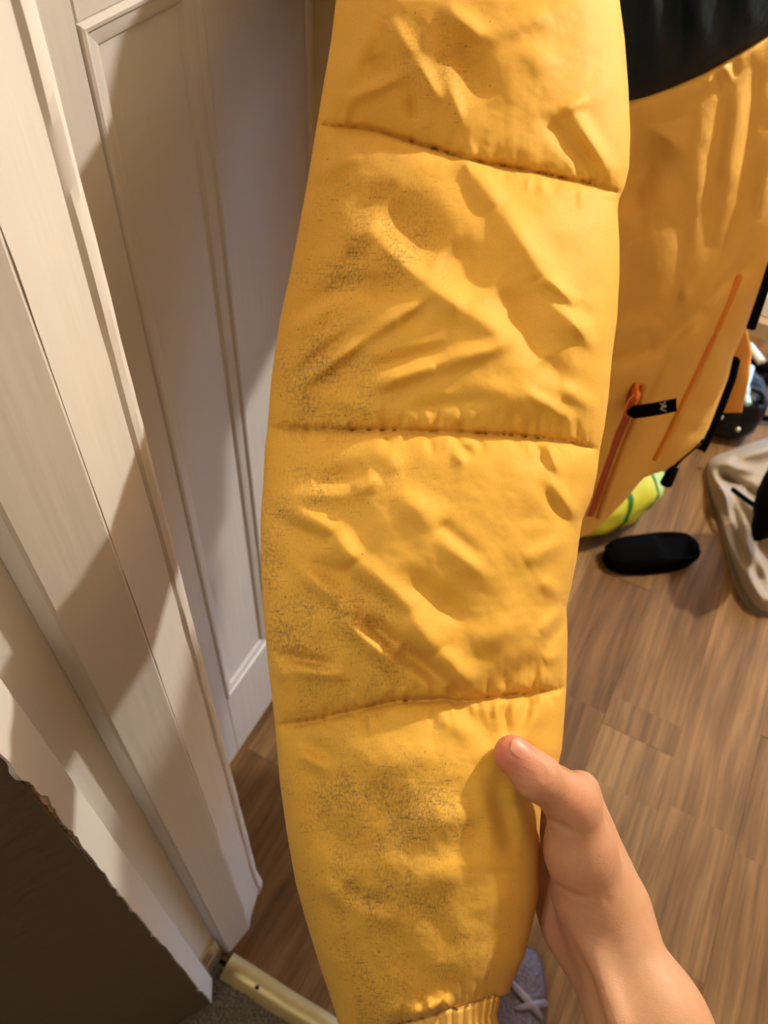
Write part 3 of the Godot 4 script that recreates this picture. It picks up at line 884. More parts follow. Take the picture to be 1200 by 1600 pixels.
func body_relief() -> Relief:
	var r := Relief.new(520, -320, 1420, 900, 3.0)
	for f in [
		[962, 335, 1038, 215, 34, -22], [1045, 190, 1060, 250, 22, 5], [945, 600, 1045, 565, 30, 7], [1045, 565, 1110, 500, 28, 8], [1110, 500, 1180, 425, 24, 7],
		[950, 572, 1040, 537, 12, -8], [1040, 537, 1100, 478, 12, -9], [1100, 478, 1165, 412, 12, -8], [950, 530, 1035, 500, 22, 5], [1035, 500, 1090, 440, 22, 5], [1070, 450, 1080, 500, 9, 6], [1010, 520, 1020, 560, 8, -4],
		[1156, 428, 1120, 515, 7, -7], [1120, 515, 1068, 625, 7, -8], [1068, 625, 1024, 715, 7, -7], [1140, 420, 1050, 620, 16, 5], [1168, 440, 1085, 640, 18, 6],
		[1045, 545, 985, 670, 8, -7], [985, 670, 925, 795, 8, -6], [1020, 640, 960, 780, 20, 7], [1010, 735, 1000, 760, 10, 4], [985, 760, 940, 820, 16, 4], [960, 720, 1000, 680, 14, -4], [930, 800, 985, 745, 12, -4],
		[1105, 150, 1075, 400, 24, 5], [1160, 130, 1130, 330, 18, 5], [1135, 150, 1100, 380, 12, -5], [1180, 110, 1160, 300, 10, -4], [1050, 300, 1020, 480, 26, 4], [1075, 330, 1050, 470, 12, -4], [1195, 250, 1120, 440, 14, -7], [1210, 200, 1180, 340, 12, 5], [1100, 400, 1080, 470, 9, 6], [1070, 430, 1040, 500, 9, -6], [1150, 470, 1130, 560, 12, -5], [1140, 440, 1115, 480, 8, 3],
		[1130, 100, 1150, 130, 7, 4], [1118, 112, 1122, 150, 5, -4], [1150, 90, 1146, 130, 5, -4], [1080, 640, 1060, 700, 20, 4], [1060, 680, 1090, 670, 9, -4], [1040, 720, 1075, 690, 9, 4],
		[1020, -60, 1030, 120, 20, 5], [1100, -80, 1090, 90, 18, 6], [1060, -80, 1060, 100, 12, -6], [1150, -80, 1130, 60, 12, -5], [1180, -100, 1165, 40, 16, 5]]:
		r.fold(f[0], f[1], f[2], f[3], f[4], f[5])
	var soft := noise(0.008, 61, 3)
	for j in r.ny:
		for i in r.nx: r.h[j * r.nx + i] += 0.004 * soft.get_noise_2d(r.x0 + i * r.cell, (r.y0 + j * r.cell) * 0.6)
	return r

func sheet(s: Shape, top: Callable, bottom: Callable, left: Callable, right: Callable, rel: Relief, rows: int, cols: int, thick: float, lift := 0.0, extra = null) -> void:
	# a padded panel with a front, a back and rounded edges
	var start := s.i.size()
	var first := s.v.size()
	for f in 2:
		for j in rows + 1:
			for i in cols + 1:
				var t := float(j) / rows; var q := float(i) / cols
				var y := 0.0; var x := 1000.0
				for it in 4:
					y = lerpf(top.call(x), bottom.call(x), t)
					x = lerpf(left.call(y), right.call(y), q)
				var round_ := minf(1.0, minf(minf(t, 1.0 - t) * rows / 7.0, minf(q, 1.0 - q) * cols / 7.0))
				round_ = sqrt(1.0 - (1.0 - round_) * (1.0 - round_))
				var e: float = extra.call(x, y) if extra != null else 0.0
				var d := front_depth(x, y) - lift
				s.pt(at(x, y, d - (rel.at(x, y) + e + 0.012) * round_ if f == 0 else d + thick * round_), Vector2(q, t))
	var m := cols + 1
	var nn := (rows + 1) * m
	for j in rows:
		for i in cols:
			var a := first + j * m + i
			s.quad(a, a + 1, a + m + 1, a + m)
			s.quad(a + nn, a + nn + m, a + nn + m + 1, a + nn + 1)
	s.outward(start)

func jacket_body(jk: Node3D) -> void:
	var rel := body_relief()
	var s := Shape.new()
	var left := func(y): return line_at(RIGHT, minf(y, 1000.0)) - 360.0
	var right := func(y): return line_at(EDGE, y)
	sheet(s, func(x): return level_at(YOKE, x), func(x): return level_at(HEM, x), left, right, rel, 170, 150, 0.09)
	obj("front_panel", s, M.nylon, jk, 180.0)
	s = Shape.new()
	sheet(s, func(x): return -420.0, func(x): return level_at(YOKE, x) + 6.0, left, right, rel, 90, 90, 0.10, 0.004, func(x, y): return 0.006 * sqrt(clampf((level_at(YOKE, x) - y) / 60.0, 0.0, 1.0)) - 0.002)
	var yk := obj("yoke", s, M.navy, jk, 180.0)
	yk.set_meta("label", "navy shoulder yoke")
	# shoulders, collar and hanging loop, above the picture
	s = Shape.new()
	var sh := at(850, -420, front_depth(850, -420)); var sh2 := at(1200, -420, front_depth(1200, -420))
	var c := (sh + sh2) * 0.5
	tube(s, smooth_path([at(720, -215, 0.585), at(790, -300, 0.62), sh + Vector3(-0.05, 0.02, 0), c + Vector3(-0.10, 0.09, -0.02), sh2 + Vector3(-0.06, 0.03, -0.06)]), [0.085, 0.09, 0.095, 0.095, 0.09, 0.09, 0.09, 0.085, 0.085, 0.085, 0.08, 0.08, 0.08, 0.075, 0.075, 0.07, 0.06, 0.05, 0.04], 24)
	obj("shoulder", s, M.navy, jk, 180.0)
	s = Shape.new()
	var neck := c + Vector3(-0.10, 0.16, -0.02)
	var rows := []
	for j in 7:
		var row := []
		for k in 32:
			var a := TAU * k / 32
			row.append(neck + Vector3(cos(a) * 0.06, (j - 3) * 0.018, sin(a) * 0.085) * (1.0 + 0.08 * sin(PI * j / 6.0)))
		rows.append(row)
	rows_mesh(s, rows, true, false)
	obj("collar", s, M.navy, jk, 180.0)
	s = Shape.new()
	var hook := W(-0.19, 1.607, 0.645)
	tube(s, smooth_path([neck + Vector3(-0.05, 0.03, 0.02), hook + Vector3(0, 0.012, 0.006), neck + Vector3(-0.05, 0.03, -0.02)]), [0.003], 8)
	obj("hanging_loop", s, M.black, jk, 180.0)
	# the other half of the open front, swung to the right, out of the picture
	for part in [["front_panel", 0.91, 1.22, M.nylon], ["yoke", 1.21, 1.45, M.navy]]:
		s = Shape.new()
		rows = []
		for j in 21:
			var y := lerpf(part[1], part[2], j / 20.0)
			var puff := 0.55 + 0.45 * pow(absf(sin(j * PI / 10.0)), 0.4)
			var row := []
			for k in 48:
				var a := TAU * k / 48
				var x := 0.28 + 0.205 * cos(a)
				row.append(W(x, y, 0.93 + 0.15 * (x - 0.28) + 0.026 * puff * sin(a) + 0.006 * sin(x * 40.0 + y * 9.0)))
			rows.append(row)
		rows_mesh(s, rows, true)
		obj(part[0], s, part[3], jk, 180.0)
	# the back of the jacket, against the door behind the sleeve
	s = Shape.new()
	rows = []
	for j in 31:
		var y := lerpf(0.66, 1.33, j / 30.0)
		var puff := 0.75 + 0.25 * pow(absf(sin(j * PI / 7.5)), 0.4)
		var row := []
		for k in 48:
			var a := TAU * k / 48
			var e := Vector2(signf(cos(a)) * pow(absf(cos(a)), 0.7), signf(sin(a)) * pow(absf(sin(a)), 0.7))
			var q := W(-0.25 + e.x * 0.10 * puff, y, 1.02 + e.y * 0.15 * (0.8 + 0.2 * puff))
			row.append(q)
		rows.append(row)
	rows_mesh(s, rows, true)
	obj("back_panel", s, M.nylon, jk, 180.0)
	# zipper along the open edge
	var run := func(y0: float, y1: float, off0: float, off1: float, behind: float) -> Array:
		var strip := []
		for k in 41:
			var y := lerpf(y0, y1, k / 40.0)
			var row := []
			for q in [[off0, 0.0], [off1, 0.0], [off1, 0.003], [off0, 0.003]]:
				var x: float = line_at(EDGE, y) + q[0]
				row.append(at(x, y + q[0] * 0.35, front_depth(x, y) + behind + q[1]))
			strip.append(row)
		return strip
	s = Shape.new(); rows_mesh(s, run.call(556.0, 702.0, -8.0, 9.0, 0.006), true)
	obj("zipper_tape", s, M.black, jk, 30.0)
	s = Shape.new(); rows_mesh(s, run.call(60.0, 513.0, -6.0, 11.0, 0.004), true)
	var zt := obj("zipper_tape", s, M.black, jk, 30.0)
	s = Shape.new()
	for k in 130:
		var y := 100.0 + k * 3.3
		if y > 510.0: break
		var x := line_at(EDGE, y) + 12.0
		var p := at(x, y + 4.2, front_depth(x, y) + 0.004)
		box(s, p - Vector3(0.0016, 0.0006, 0.0016), p + Vector3(0.0016, 0.0006, 0.0016))
	for k in 44:
		var y := 560.0 + k * 3.3
		var x := line_at(EDGE, y) + 10.0
		var p := at(x, y + 3.4, front_depth(x, y) + 0.006)
		box(s, p - Vector3(0.0016, 0.0006, 0.0016), p + Vector3(0.0016, 0.0006, 0.0016))
	obj("zipper_teeth", s, M.black, zt, 20.0).set_meta("kind", "stuff")
	# the other front, seen past the edge
	s = Shape.new()
	rows = []
	for k in 31:
		var y := lerpf(380.0, 645.0, k / 30.0)
		var row := []
		var x1 := line_at([Vector2(1205, 380), Vector2(1166, 512), Vector2(1175, 545), Vector2(1171, 590), Vector2(1163, 625), Vector2(1158, 650)], y)
		for q in [[-70.0, 0.03], [-25.0, 0.022], [-4.0, 0.028], [0.0, 0.034], [-4.0, 0.04], [-70.0, 0.05]]:
			row.append(at(x1 + q[0], y, front_depth(1130, y) + 0.02 + q[1] + 0.003 * sin(y * 0.06)))
		rows.append(row)
	rows_mesh(s, rows, true)
	obj("facing", s, M.facing, jk, 60.0)
	# pocket zip with its slider and pull tab
	s = Shape.new()
	var za := []; var zb := []
	for k in 22:
		var y := lerpf(598.0, 805.0, k / 21.0)
		var x := line_at([Vector2(994, 590), Vector2(983, 640), Vector2(962, 690), Vector2(940, 750), Vector2(918, 815)], y)
		za.append(at(x - 3.0, y, front_depth(x, y) - rel.at(x, y) - 0.0125))
		zb.append(at(x + 13.0, y + 5.0, front_depth(x, y) - rel.at(x, y) - 0.0135))
	tube(s, za, [0.002, 0.0055, 0.0075], 12, 0.35, CZ)
	var pz := obj("pocket_zipper", s, M.coil, jk, 180.0)
	s = Shape.new(); tube(s, zb, [0.0035], 10)
	obj("piping", s, M.facing, pz, 180.0)
	s = Shape.new()
	var zc := []
	for q in [[1157, 428], [1140, 468], [1120, 514], [1094, 570], [1066, 628], [1042, 680], [1022, 718]]:
		zc.append(at(q[0], q[1], front_depth(q[0], q[1]) - rel.at(q[0], q[1]) - 0.0118))
	tube(s, smooth_path(zc), [0.0014, 0.0038], 10)
	obj("seam_piping", s, M.piping, jk, 180.0)
	s = Shape.new()
	var d0 := front_depth(992, 612) - 0.024
	tube(s, [at(996, 598, d0 + 0.004), at(996, 602, d0), at(993, 622, d0), at(990, 632, d0 + 0.004)], [0.003, 0.0062, 0.0052, 0.003], 12, 0.6, CZ)
	var ringp := []
	for k in 17:
		var a := TAU * k / 16
		ringp.append(at(986 + cos(a) * 7 - sin(a) * 7, 632 + sin(a) * 16, d0 - 0.002))
	tube(s, ringp, [0.0011], 8)
	tube(s, [at(978, 636, d0), at(975, 645, d0 - 0.001), at(981, 652, d0)], [0.0011], 8)
	obj("slider", s, M.copper, pz, 60.0)
	s = Shape.new()
	rows = []
	for k in 15:
		var t := k / 14.0
		var x := lerpf(979.0, 1057.0, t)
		var y := lerpf(645.0, 632.0, t) + 1.5 * sin(t * 3.0)
		var half := lerpf(3.0, 10.5, smoothstep(0.0, 0.14, t))
		var d := d0 - 0.004 + 0.001 * sin(t * 5.0)
		rows.append([at(x, y - half, d), at(x + 0.5, y + half, d), at(x + 0.5, y + half, d + 0.0012), at(x, y - half, d + 0.0012)])
	rows_mesh(s, rows, true)
	var pt := obj("pull_tab", s, M.black, pz, 30.0)
	s = Shape.new()
	# a small pale emblem woven across the tab: chevrons and a bar
	for q in [[1031, 631, 1041, 635], [1041, 635, 1032, 639], [1032, 640, 1041, 643], [1040, 628, 1035, 634], [1033, 636, 1041, 636]]:
		tube(s, [at(q[0] + 0.0, q[1] - 0.5, d0 - 0.0048), at(q[2] + 0.0, q[3] - 0.5, d0 - 0.0048)], [0.00055], 6)
	obj("emblem", s, M.print, pt, 60.0)
	# drawcord end at the hem
	s = Shape.new()
	tube(s, smooth_path([at(1098, 686, front_depth(1098, 686) - 0.004), at(1080, 704, front_depth(1080, 704) - 0.004), at(1062, 720, front_depth(1062, 720) - 0.002), at(1052, 734, front_depth(1052, 734))]), [0.0024], 8)
	obj("drawcord", s, M.black, jk, 180.0)
	s = Shape.new()
	var a2 := at(1054, 728, front_depth(1050, 728)); var b2 := at(1039, 760, front_depth(1050, 728) + 0.01)
	tube(s, [a2, a2.lerp(b2, 0.06), a2.lerp(b2, 0.9), b2], [0.003, 0.0072, 0.0085, 0.005], 14, 0.7, CZ)
	obj("cord_stopper", s, M.black, jk, 40.0)


# ---------------------------------------------------------------- the person
func net(s: Shape, bones: Array, cell: float, blend: float, tint: Callable) -> void:   # one skin over tapered bones
	var lo := Vector3.ONE * 1e9; var hi := -lo
	for b in bones:
		for e in 2:
			var p: Vector3 = b[e]; var r: float = b[2 + e] + blend + cell * 3
			lo = lo.min(p - Vector3.ONE * r); hi = hi.max(p + Vector3.ONE * r)
	var nx := int((hi.x - lo.x) / cell) + 2; var ny := int((hi.y - lo.y) / cell) + 2; var nz := int((hi.z - lo.z) / cell) + 2
	var f := PackedFloat32Array(); f.resize(nx * ny * nz); f.fill(1.0)
	for b in bones:
		var a: Vector3 = b[0]; var c: Vector3 = b[1]; var ra: float = b[2]; var rc: float = b[3]
		var kb: float = b[4] if b.size() > 4 else blend
		var d := c - a
		var l2 := maxf(d.length_squared(), 1e-9)
		var reach := maxf(ra, rc) + kb + cell * 2.5
		var q0 := ((a.min(c) - Vector3.ONE * reach - lo) / cell).max(Vector3.ZERO)
		var q1 := (a.max(c) + Vector3.ONE * reach - lo) / cell
		for z in range(int(q0.z), mini(nz - 1, int(q1.z)) + 1):
			for y in range(int(q0.y), mini(ny - 1, int(q1.y)) + 1):
				var k := (z * ny + y) * nx
				for x in range(int(q0.x), mini(nx - 1, int(q1.x)) + 1):
					var p := lo + Vector3(x, y, z) * cell
					var t := clampf((p - a).dot(d) / l2, 0.0, 1.0)
					var v := p.distance_to(a + d * t) - lerpf(ra, rc, t)
					if v < reach:
						var o := f[k + x]
						var h := maxf(kb - absf(o - v), 0.0)
						f[k + x] = minf(o, v) - h * h * 0.25 / kb
	var ids := PackedInt32Array(); ids.resize(nx * ny * nz); ids.fill(-1)
	var off := [0, 1, nx, nx + 1, nx * ny, nx * ny + 1, nx * ny + nx, nx * ny + nx + 1]
	var ends := [[0, 1], [2, 3], [4, 5], [6, 7], [0, 2], [1, 3], [4, 6], [5, 7], [0, 4], [1, 5], [2, 6], [3, 7]]
	for z in nz - 1:
		for y in ny - 1:
			var k := (z * ny + y) * nx
			for x in nx - 1:
				if absf(f[k + x]) > cell * 2.5: continue
				var val := []
				var neg := 0
				for o in off:
					var g := f[k + x + o]
					val.append(g)
					if g < 0.0: neg += 1
				if neg == 0 or neg == 8: continue
				var sum := Vector3.ZERO
				var n := 0
				for e in ends:
					var g0: float = val[e[0]]; var g1: float = val[e[1]]
					if (g0 < 0.0) != (g1 < 0.0):
						var t := g0 / (g0 - g1)
						var p0 := Vector3(e[0] & 1, (e[0] >> 1) & 1, e[0] >> 2); var p1 := Vector3(e[1] & 1, (e[1] >> 1) & 1, e[1] >> 2)
						sum += p0.lerp(p1, t); n += 1
				var at_ := lo + (Vector3(x, y, z) + sum / n) * cell
				ids[k + x] = s.pt(at_, Vector2.ZERO, tint.call(at_))
	var start := s.i.size()
	for z in range(1, nz - 1):
		for y in range(1, ny - 1):
			var k := (z * ny + y) * nx
			for x in range(1, nx - 1):
				var g := f[k + x]
				if absf(g) > cell * 2.5: continue
				for ax in 3:
					var o: int = [1, nx, nx * ny][ax]
					var g2 := f[k + x + o]
					if (g < 0.0) == (g2 < 0.0): continue
					var u: int = [nx, nx * ny, 1][ax]; var w: int = [nx * ny, 1, nx][ax]
					var a := ids[k + x]; var b := ids[k + x - u]; var c := ids[k + x - u - w]; var d := ids[k + x - w]
					if a < 0 or b < 0 or c < 0 or d < 0: continue
					if g < 0.0: s.quad(a, b, c, d)
					else: s.quad(a, d, c, b)
	s.outward(start)

func person() -> void:
	var wrist := at(948, 1440, 0.425)
	var low := at(1016, 1600, 0.405)
	var elbow := wrist + (low - wrist) * 5.2
	var bones := [
		# thumb, its ball and the heel of the hand
		[at(801, 1178, 0.392), at(840, 1214, 0.391), 0.0094, 0.0104, 0.006], [at(840, 1214, 0.391), at(897, 1258, 0.402), 0.0103, 0.0118, 0.006],
		[at(893, 1252, 0.402), at(907, 1330, 0.412), 0.0125, 0.0155, 0.008], [at(907, 1330, 0.412), at(925, 1392, 0.42), 0.0165, 0.0185, 0.012],
		[at(880, 1402, 0.455), at(902, 1450, 0.448), 0.017, 0.018, 0.012],
		# back of the hand: knuckles to wrist
		[at(906, 1236, 0.440), at(958, 1400, 0.43), 0.0102, 0.016, 0.006], [at(890, 1285, 0.447), at(945, 1410, 0.445), 0.0105, 0.016, 0.012],
		[at(878, 1330, 0.462), at(930, 1425, 0.455), 0.010, 0.015, 0.012], [at(866, 1375, 0.472), at(915, 1440, 0.46), 0.009, 0.014, 0.012],
		# fingers closing behind the sleeve
		[at(906, 1236, 0.440), at(868, 1222, 0.475), 0.0100, 0.0090, 0.004], [at(868, 1222, 0.470), at(790, 1216, 0.492), 0.0090, 0.0082, 0.005], [at(790, 1216, 0.492), at(722, 1222, 0.490), 0.0082, 0.0070, 0.005],
		[at(890, 1285, 0.447), at(850, 1276, 0.482), 0.0100, 0.0092, 0.005], [at(850, 1276, 0.482), at(765, 1276, 0.500), 0.0092, 0.0084, 0.005], [at(765, 1276, 0.500), at(690, 1284, 0.494), 0.0084, 0.0072, 0.005],
		[at(878, 1330, 0.462), at(838, 1330, 0.488), 0.0096, 0.0088, 0.005], [at(838, 1330, 0.488), at(762, 1336, 0.502), 0.0088, 0.0080, 0.005], [at(762, 1336, 0.502), at(700, 1346, 0.496), 0.0080, 0.0070, 0.005],
		[at(866, 1375, 0.472), at(832, 1384, 0.490), 0.0084, 0.0078, 0.005], [at(832, 1384, 0.490), at(776, 1394, 0.500), 0.0078, 0.0070, 0.005], [at(776, 1394, 0.500), at(730, 1404, 0.494), 0.0070, 0.0062, 0.005],
		# wrist and forearm
		[at(925, 1398, 0.425), at(952, 1450, 0.425), 0.0185, 0.0195, 0.014], [at(905, 1440, 0.455), at(944, 1500, 0.448), 0.0165, 0.0185, 0.014],
		[at(952, 1450, 0.425), low, 0.0195, 0.0265, 0.014], [at(944, 1500, 0.448), low + CZ * 0.022 - CX * 0.004, 0.0185, 0.0255, 0.014],
		[at(918, 1452, 0.412), at(968, 1602, 0.384), 0.0030, 0.0045, 0.010],
		[low, elbow.lerp(low, 0.35), 0.0265, 0.041, 0.014], [elbow.lerp(low, 0.35), elbow, 0.041, 0.036, 0.02],
		[elbow, elbow + Vector3(0.05, 0.16, 0.10), 0.036, 0.046, 0.02], [elbow + Vector3(0.05, 0.16, 0.10), elbow + Vector3(0.06, 0.20, 0.12), 0.046, 0.046, 0.02]]
	var red := [[at(795, 1172, 0.384), 0.018, 0.9], [at(840, 1212, 0.381), 0.014, 0.35], [at(898, 1250, 0.39), 0.016, 0.4], [at(865, 1350, 0.41), 0.03, 0.35], [at(850, 1440, 0.44), 0.03, 0.4]]
	var blotch := noise(22.0, 71, 3)
	var tint := func(p: Vector3) -> Color:
		var c := Color(0.56, 0.315, 0.18)
		var k := 0.0
		for q in red: k = maxf(k, q[2] * exp(-p.distance_squared_to(q[0]) / (q[1] * q[1])))
		c = c.lerp(Color(0.56, 0.18, 0.115), clampf(k + 0.14 * blotch.get_noise_3dv(p * 3.0), 0.0, 1.0))
		return c * (1.0 + 0.05 * blotch.get_noise_3dv(p * 6.0))
	var s := Shape.new()
	net(s, bones, 0.0024, 0.01, tint)
	# creases pressed into the skin: thumb joint, ball of the thumb, wrist
	var creases := [
		[at(826, 1192, 0.378), at(848, 1204, 0.380), 0.0012, 0.0007], [at(830, 1200, 0.378), at(852, 1213, 0.381), 0.0010, 0.0006], [at(822, 1203, 0.378), at(838, 1220, 0.381), 0.001, 0.0005],
		[at(856, 1284, 0.393), at(885, 1296, 0.392), 0.0016, 0.0016], [at(885, 1296, 0.392), at(920, 1300, 0.395), 0.0014, 0.0010],
		[at(868, 1385, 0.405), at(905, 1402, 0.40), 0.0013, 0.0010], [at(905, 1402, 0.40), at(945, 1392, 0.402), 0.0013, 0.0010], [at(880, 1418, 0.43), at(920, 1420, 0.405), 0.0013, 0.0010], [at(905, 1442, 0.425), at(948, 1406, 0.403), 0.0014, 0.0013], [at(880, 1400, 0.41), at(930, 1398, 0.40), 0.0011, 0.0007]]
	var m0 := mesh_of(s).surface_get_arrays(0)
	var nn: PackedVector3Array = m0[Mesh.ARRAY_NORMAL]
	for k in s.v.size():
		var p := s.v[k]
		var push := 0.0
		for c in creases:
			var d: Vector3 = c[1] - c[0]
			var view := (p - EYE).normalized()
			var t := clampf((p - c[0]).dot(d) / d.length_squared(), 0.0, 1.0)
			var gap: Vector3 = p - (c[0] + d * t)
			gap -= view * gap.dot(view) * 0.75
			push = maxf(push, c[3] * exp(-gap.length_squared() / (c[2] * c[2])))
		if push > 1e-5 and nn[k].dot(EYE - p) > 0.0: s.v[k] = p - nn[k] * push
	var o := obj("person", s, M.skin, self, 180.0)
	tag(o, "bare right hand and forearm gripping the yellow sleeve between thumb and fingers", "person")
	# thumbnail: a curved plate on the back of the thumb
	s = Shape.new()
	var rows := []
	var axis := (at(840, 1214, 0.391) - at(801, 1178, 0.392)).normalized()
	var outn := (EYE - at(812, 1176, 0.385)).normalized() + CX * 0.55 - CY * 0.45
	outn = (outn - axis * outn.dot(axis)).normalized()
	var sidev := axis.cross(outn)
	for f in 2:
		pass
	var mid0 := at(801, 1178, 0.392)
	for j in 13:
		var t := j / 12.0
		var row := []
		var wide := 0.0050 * sqrt(maxf(0.02, 1.0 - pow(2.0 * absf(t - 0.5), 4.0)))
		for k in 13:
			var a := (k / 12.0 - 0.5) * 2.0 * wide / 0.0098
			row.append(mid0 + axis * lerpf(-0.0058, 0.0042, t) + sidev * sin(a) * 0.0094 + outn * (cos(a) * (0.0096 - 0.0016 * pow(1.0 - t, 3.0) )))
		for k in 13:
			var a := (0.5 - k / 12.0) * 2.0 * wide / 0.0098
			row.append(mid0 + axis * lerpf(-0.0056, 0.0042, t) + sidev * sin(a) * 0.0080 + outn * cos(a) * 0.0078)
		rows.append(row)
	rows_mesh(s, rows, true)
	obj("thumbnail", s, M.nail, o, 60.0)
	s = Shape.new()
	var su := elbow + Vector3(0.045, 0.14, 0.09)
	tube(s, [su, su + Vector3(0.002, 0.004, 0.003), elbow + Vector3(0.065, 0.22, 0.13), elbow + Vector3(0.066, 0.225, 0.132)], [0.05, 0.055, 0.06, 0.03], 24)
	obj("shirt_sleeve", s, M.shirt, o, 60.0)


# ---------------------------------------------------------------- things on the floor
func blob(s: Shape, p: Vector3, ax: Vector3, ay: Vector3, az: Vector3, power := 2.0, bumps: FastNoiseLite = null, deep := 0.0, rows := 28, cols := 44, dent = null) -> void:
	var grid := []
	for j in rows + 1:
		var t := PI * j / rows
		var row := []
		for k in cols:
			var w := TAU * k / cols
			var q := Vector3(sin(t) * cos(w), cos(t), sin(t) * sin(w))
			var e := Vector3(signf(q.x) * pow(absf(q.x), 2.0 / power), signf(q.y) * pow(absf(q.y), 2.0 / power), signf(q.z) * pow(absf(q.z), 2.0 / power))
			if bumps: e *= 1.0 + deep * bumps.get_noise_3dv(q)
			if dent != null: e = dent.call(e)
			row.append(p + ax * e.x + ay * e.y + az * e.z)
		grid.append(row)
	rows_mesh(s, grid, true)

func floor_things() -> void:
	# black slipper
	var a := on_level(940, 880, 0.0); var b := on_level(1083, 866, 0.0)
	var along := (b - a) / 2.0
	var across := along.cross(Vector3.UP).normalized() * 0.05
	var mid := (a + b) / 2.0
	var o := base("slipper", mid)
	tag(o, "soft black slipper lying on the wood floor below the jacket hem", "slipper")
	var fuzz := noise(3.0, 7, 3)
	var s := Shape.new()
	blob(s, Vector3(0, 0.03, 0), along, Vector3(0, 0.03, 0), across, 2.5, fuzz, 0.05, 32, 56, func(e):
		var q: Vector3 = e
		q.z *= 0.92 - 0.10 * cos(q.x * 2.4) + 0.05 * q.x
		if q.y > 0.0 and q.x > 0.0: q.y *= 1.0 - 0.75 * smoothstep(0.0, 0.3, q.x) * smoothstep(0.95, 0.7, absf(q.x)) * smoothstep(0.8, 0.5, absf(q.z))
		return q)
	obj("upper", s, M.plush, o, 180.0)
	s = Shape.new()
	blob(s, Vector3(0, 0.005, 0), along * 0.97, Vector3(0, 0.005, 0), across * 0.9, 2.6)
	obj("sole", s, M.plush, o, 60.0)
	# patterned bag under the hem
	var g := on_level(921, 792, 0.0)
	o = base("striped_bag", g)
	tag(o, "crumpled lime and pale green bag with dark green stripes beneath the jacket hem", "bag")
	var crumple := noise(1.6, 21, 4)
	var fwd := (on_level(1050, 815, 0.0) - on_level(905, 880, 0.0)).normalized()
	var sidew := fwd.cross(Vector3.UP)
	var segs := [[-1.02, -0.62, M.pale_green], [-0.62, -0.56, M.green], [-0.56, -0.12, M.lime], [-0.12, -0.05, M.green], [-0.05, 0.38, M.lime], [0.38, 0.44, M.green], [0.44, 0.66, M.pale_green], [0.66, 0.71, M.green], [0.71, 1.02, M.lime]]
	var called := ["panel", "stripe", "panel", "stripe", "panel", "stripe", "panel", "stripe", "panel"]
	for q in segs.size():
		s = Shape.new()
		var grid := []
		for j in 17:
			var x := clampf(lerpf(segs[q][0], segs[q][1], j / 16.0), -0.995, 0.995)
			var rad := sqrt(1.0 - x * x)
			var row := []
			for k in 40:
				var w := TAU * k / 40
				var e := Vector3(x, rad * sin(w), rad * cos(w))
				var gain := 1.0 + 0.10 * crumple.get_noise_3dv(e) + (0.004 if called[q] == "stripe" else 0.0)
				e *= gain
				var lean := 0.02 * e.y
				row.append(fwd * (e.x * 0.165 + lean) + Vector3.UP * (maxf(e.y, -0.96) * 0.085 + 0.0825) + sidew * e.z * 0.115)
			grid.append(row)
		rows_mesh(s, grid, true)
		obj(called[q], s, segs[q][2], o, 180.0)
	# black leather bag
	var lb := on_level(1119, 698, 0.0)
	o = base("leather_bag", lb + Vector3(-0.005, 0, -0.085))
	tag(o, "shiny black leather bag with bright studs standing behind the jacket hem", "bag")
	s = Shape.new()
	blob(s, Vector3(0, 0.075, 0), Vector3(0.066, 0, -0.02), Vector3(0, 0.075, 0), Vector3(0.02, 0, 0.075), 3.0, noise(1.3, 90, 4), 0.12, 40, 64)
	obj("body", s, M.leather, o, 180.0)
	for p in [[1126, 652], [1153, 671]]:
		s = Shape.new()
		var dd := (lb + Vector3(0, 0.10, 0) - EYE).dot(CZ) - 0.095
		blob(s, at(p[0], p[1], dd) - o.position, Vector3(0.006, 0, 0), Vector3(0, 0.006, 0), Vector3(0, 0, 0.006), 2.0, null, 0.0, 10, 14)
		obj("stud", s, M.steel, o, 180.0)
	s = Shape.new()
	var hd := lb + Vector3(0, 0.145, -0.085)
	tube(s, smooth_path([hd + Vector3(-0.05, -0.01, 0.03), hd + Vector3(-0.03, 0.03, 0.05), hd + Vector3(0.03, 0.03, 0.05), hd + Vector3(0.05, -0.01, 0.03)]).map(func(p): return p - o.position), [0.006], 10)
	obj("handle", s, M.leather, o, 180.0)
	# pale blue cloth over it
	s = Shape.new()
	var dc := (lb + Vector3(0, 0.15, -0.05) - EYE).dot(CZ) - 0.045
	tube(s, smooth_path([at(1128, 612, dc - 0.02), at(1140, 606, dc - 0.03), at(1156, 606, dc - 0.02), at(1165, 618, dc - 0.02), at(1169, 632, dc - 0.03)], 8), [0.006, 0.012, 0.015, 0.016, 0.017, 0.018, 0.018, 0.017, 0.018, 0.019, 0.02, 0.02, 0.021, 0.02, 0.019, 0.019, 0.018, 0.018, 0.018, 0.018, 0.017, 0.016, 0.014, 0.012, 0.01, 0.008, 0.008], 16)
	tube(s, smooth_path([at(1160, 604, dc), at(1166, 592, dc + 0.02), at(1171, 575, dc + 0.04)], 6), [0.016, 0.015, 0.014, 0.012], 14)
	var cl := obj("cloth", s, M.ice, self, 180.0)
	tag(cl, "pale blue cloth crumpled on top of the black leather bag", "cloth")
	fleece()
	# black strap and cables in the far corner
	s = Shape.new()
	tube(s, smooth_path([on_level(1145, 765, 0.10), on_level(1172, 785, 0.125), on_level(1205, 806, 0.13), on_level(1260, 830, 0.12)]), [0.006], 10)
	tag(obj("cord", s, M.black, self, 180.0), "thin black cord lying in a fold of the beige fleece", "cord")
	s = Shape.new()
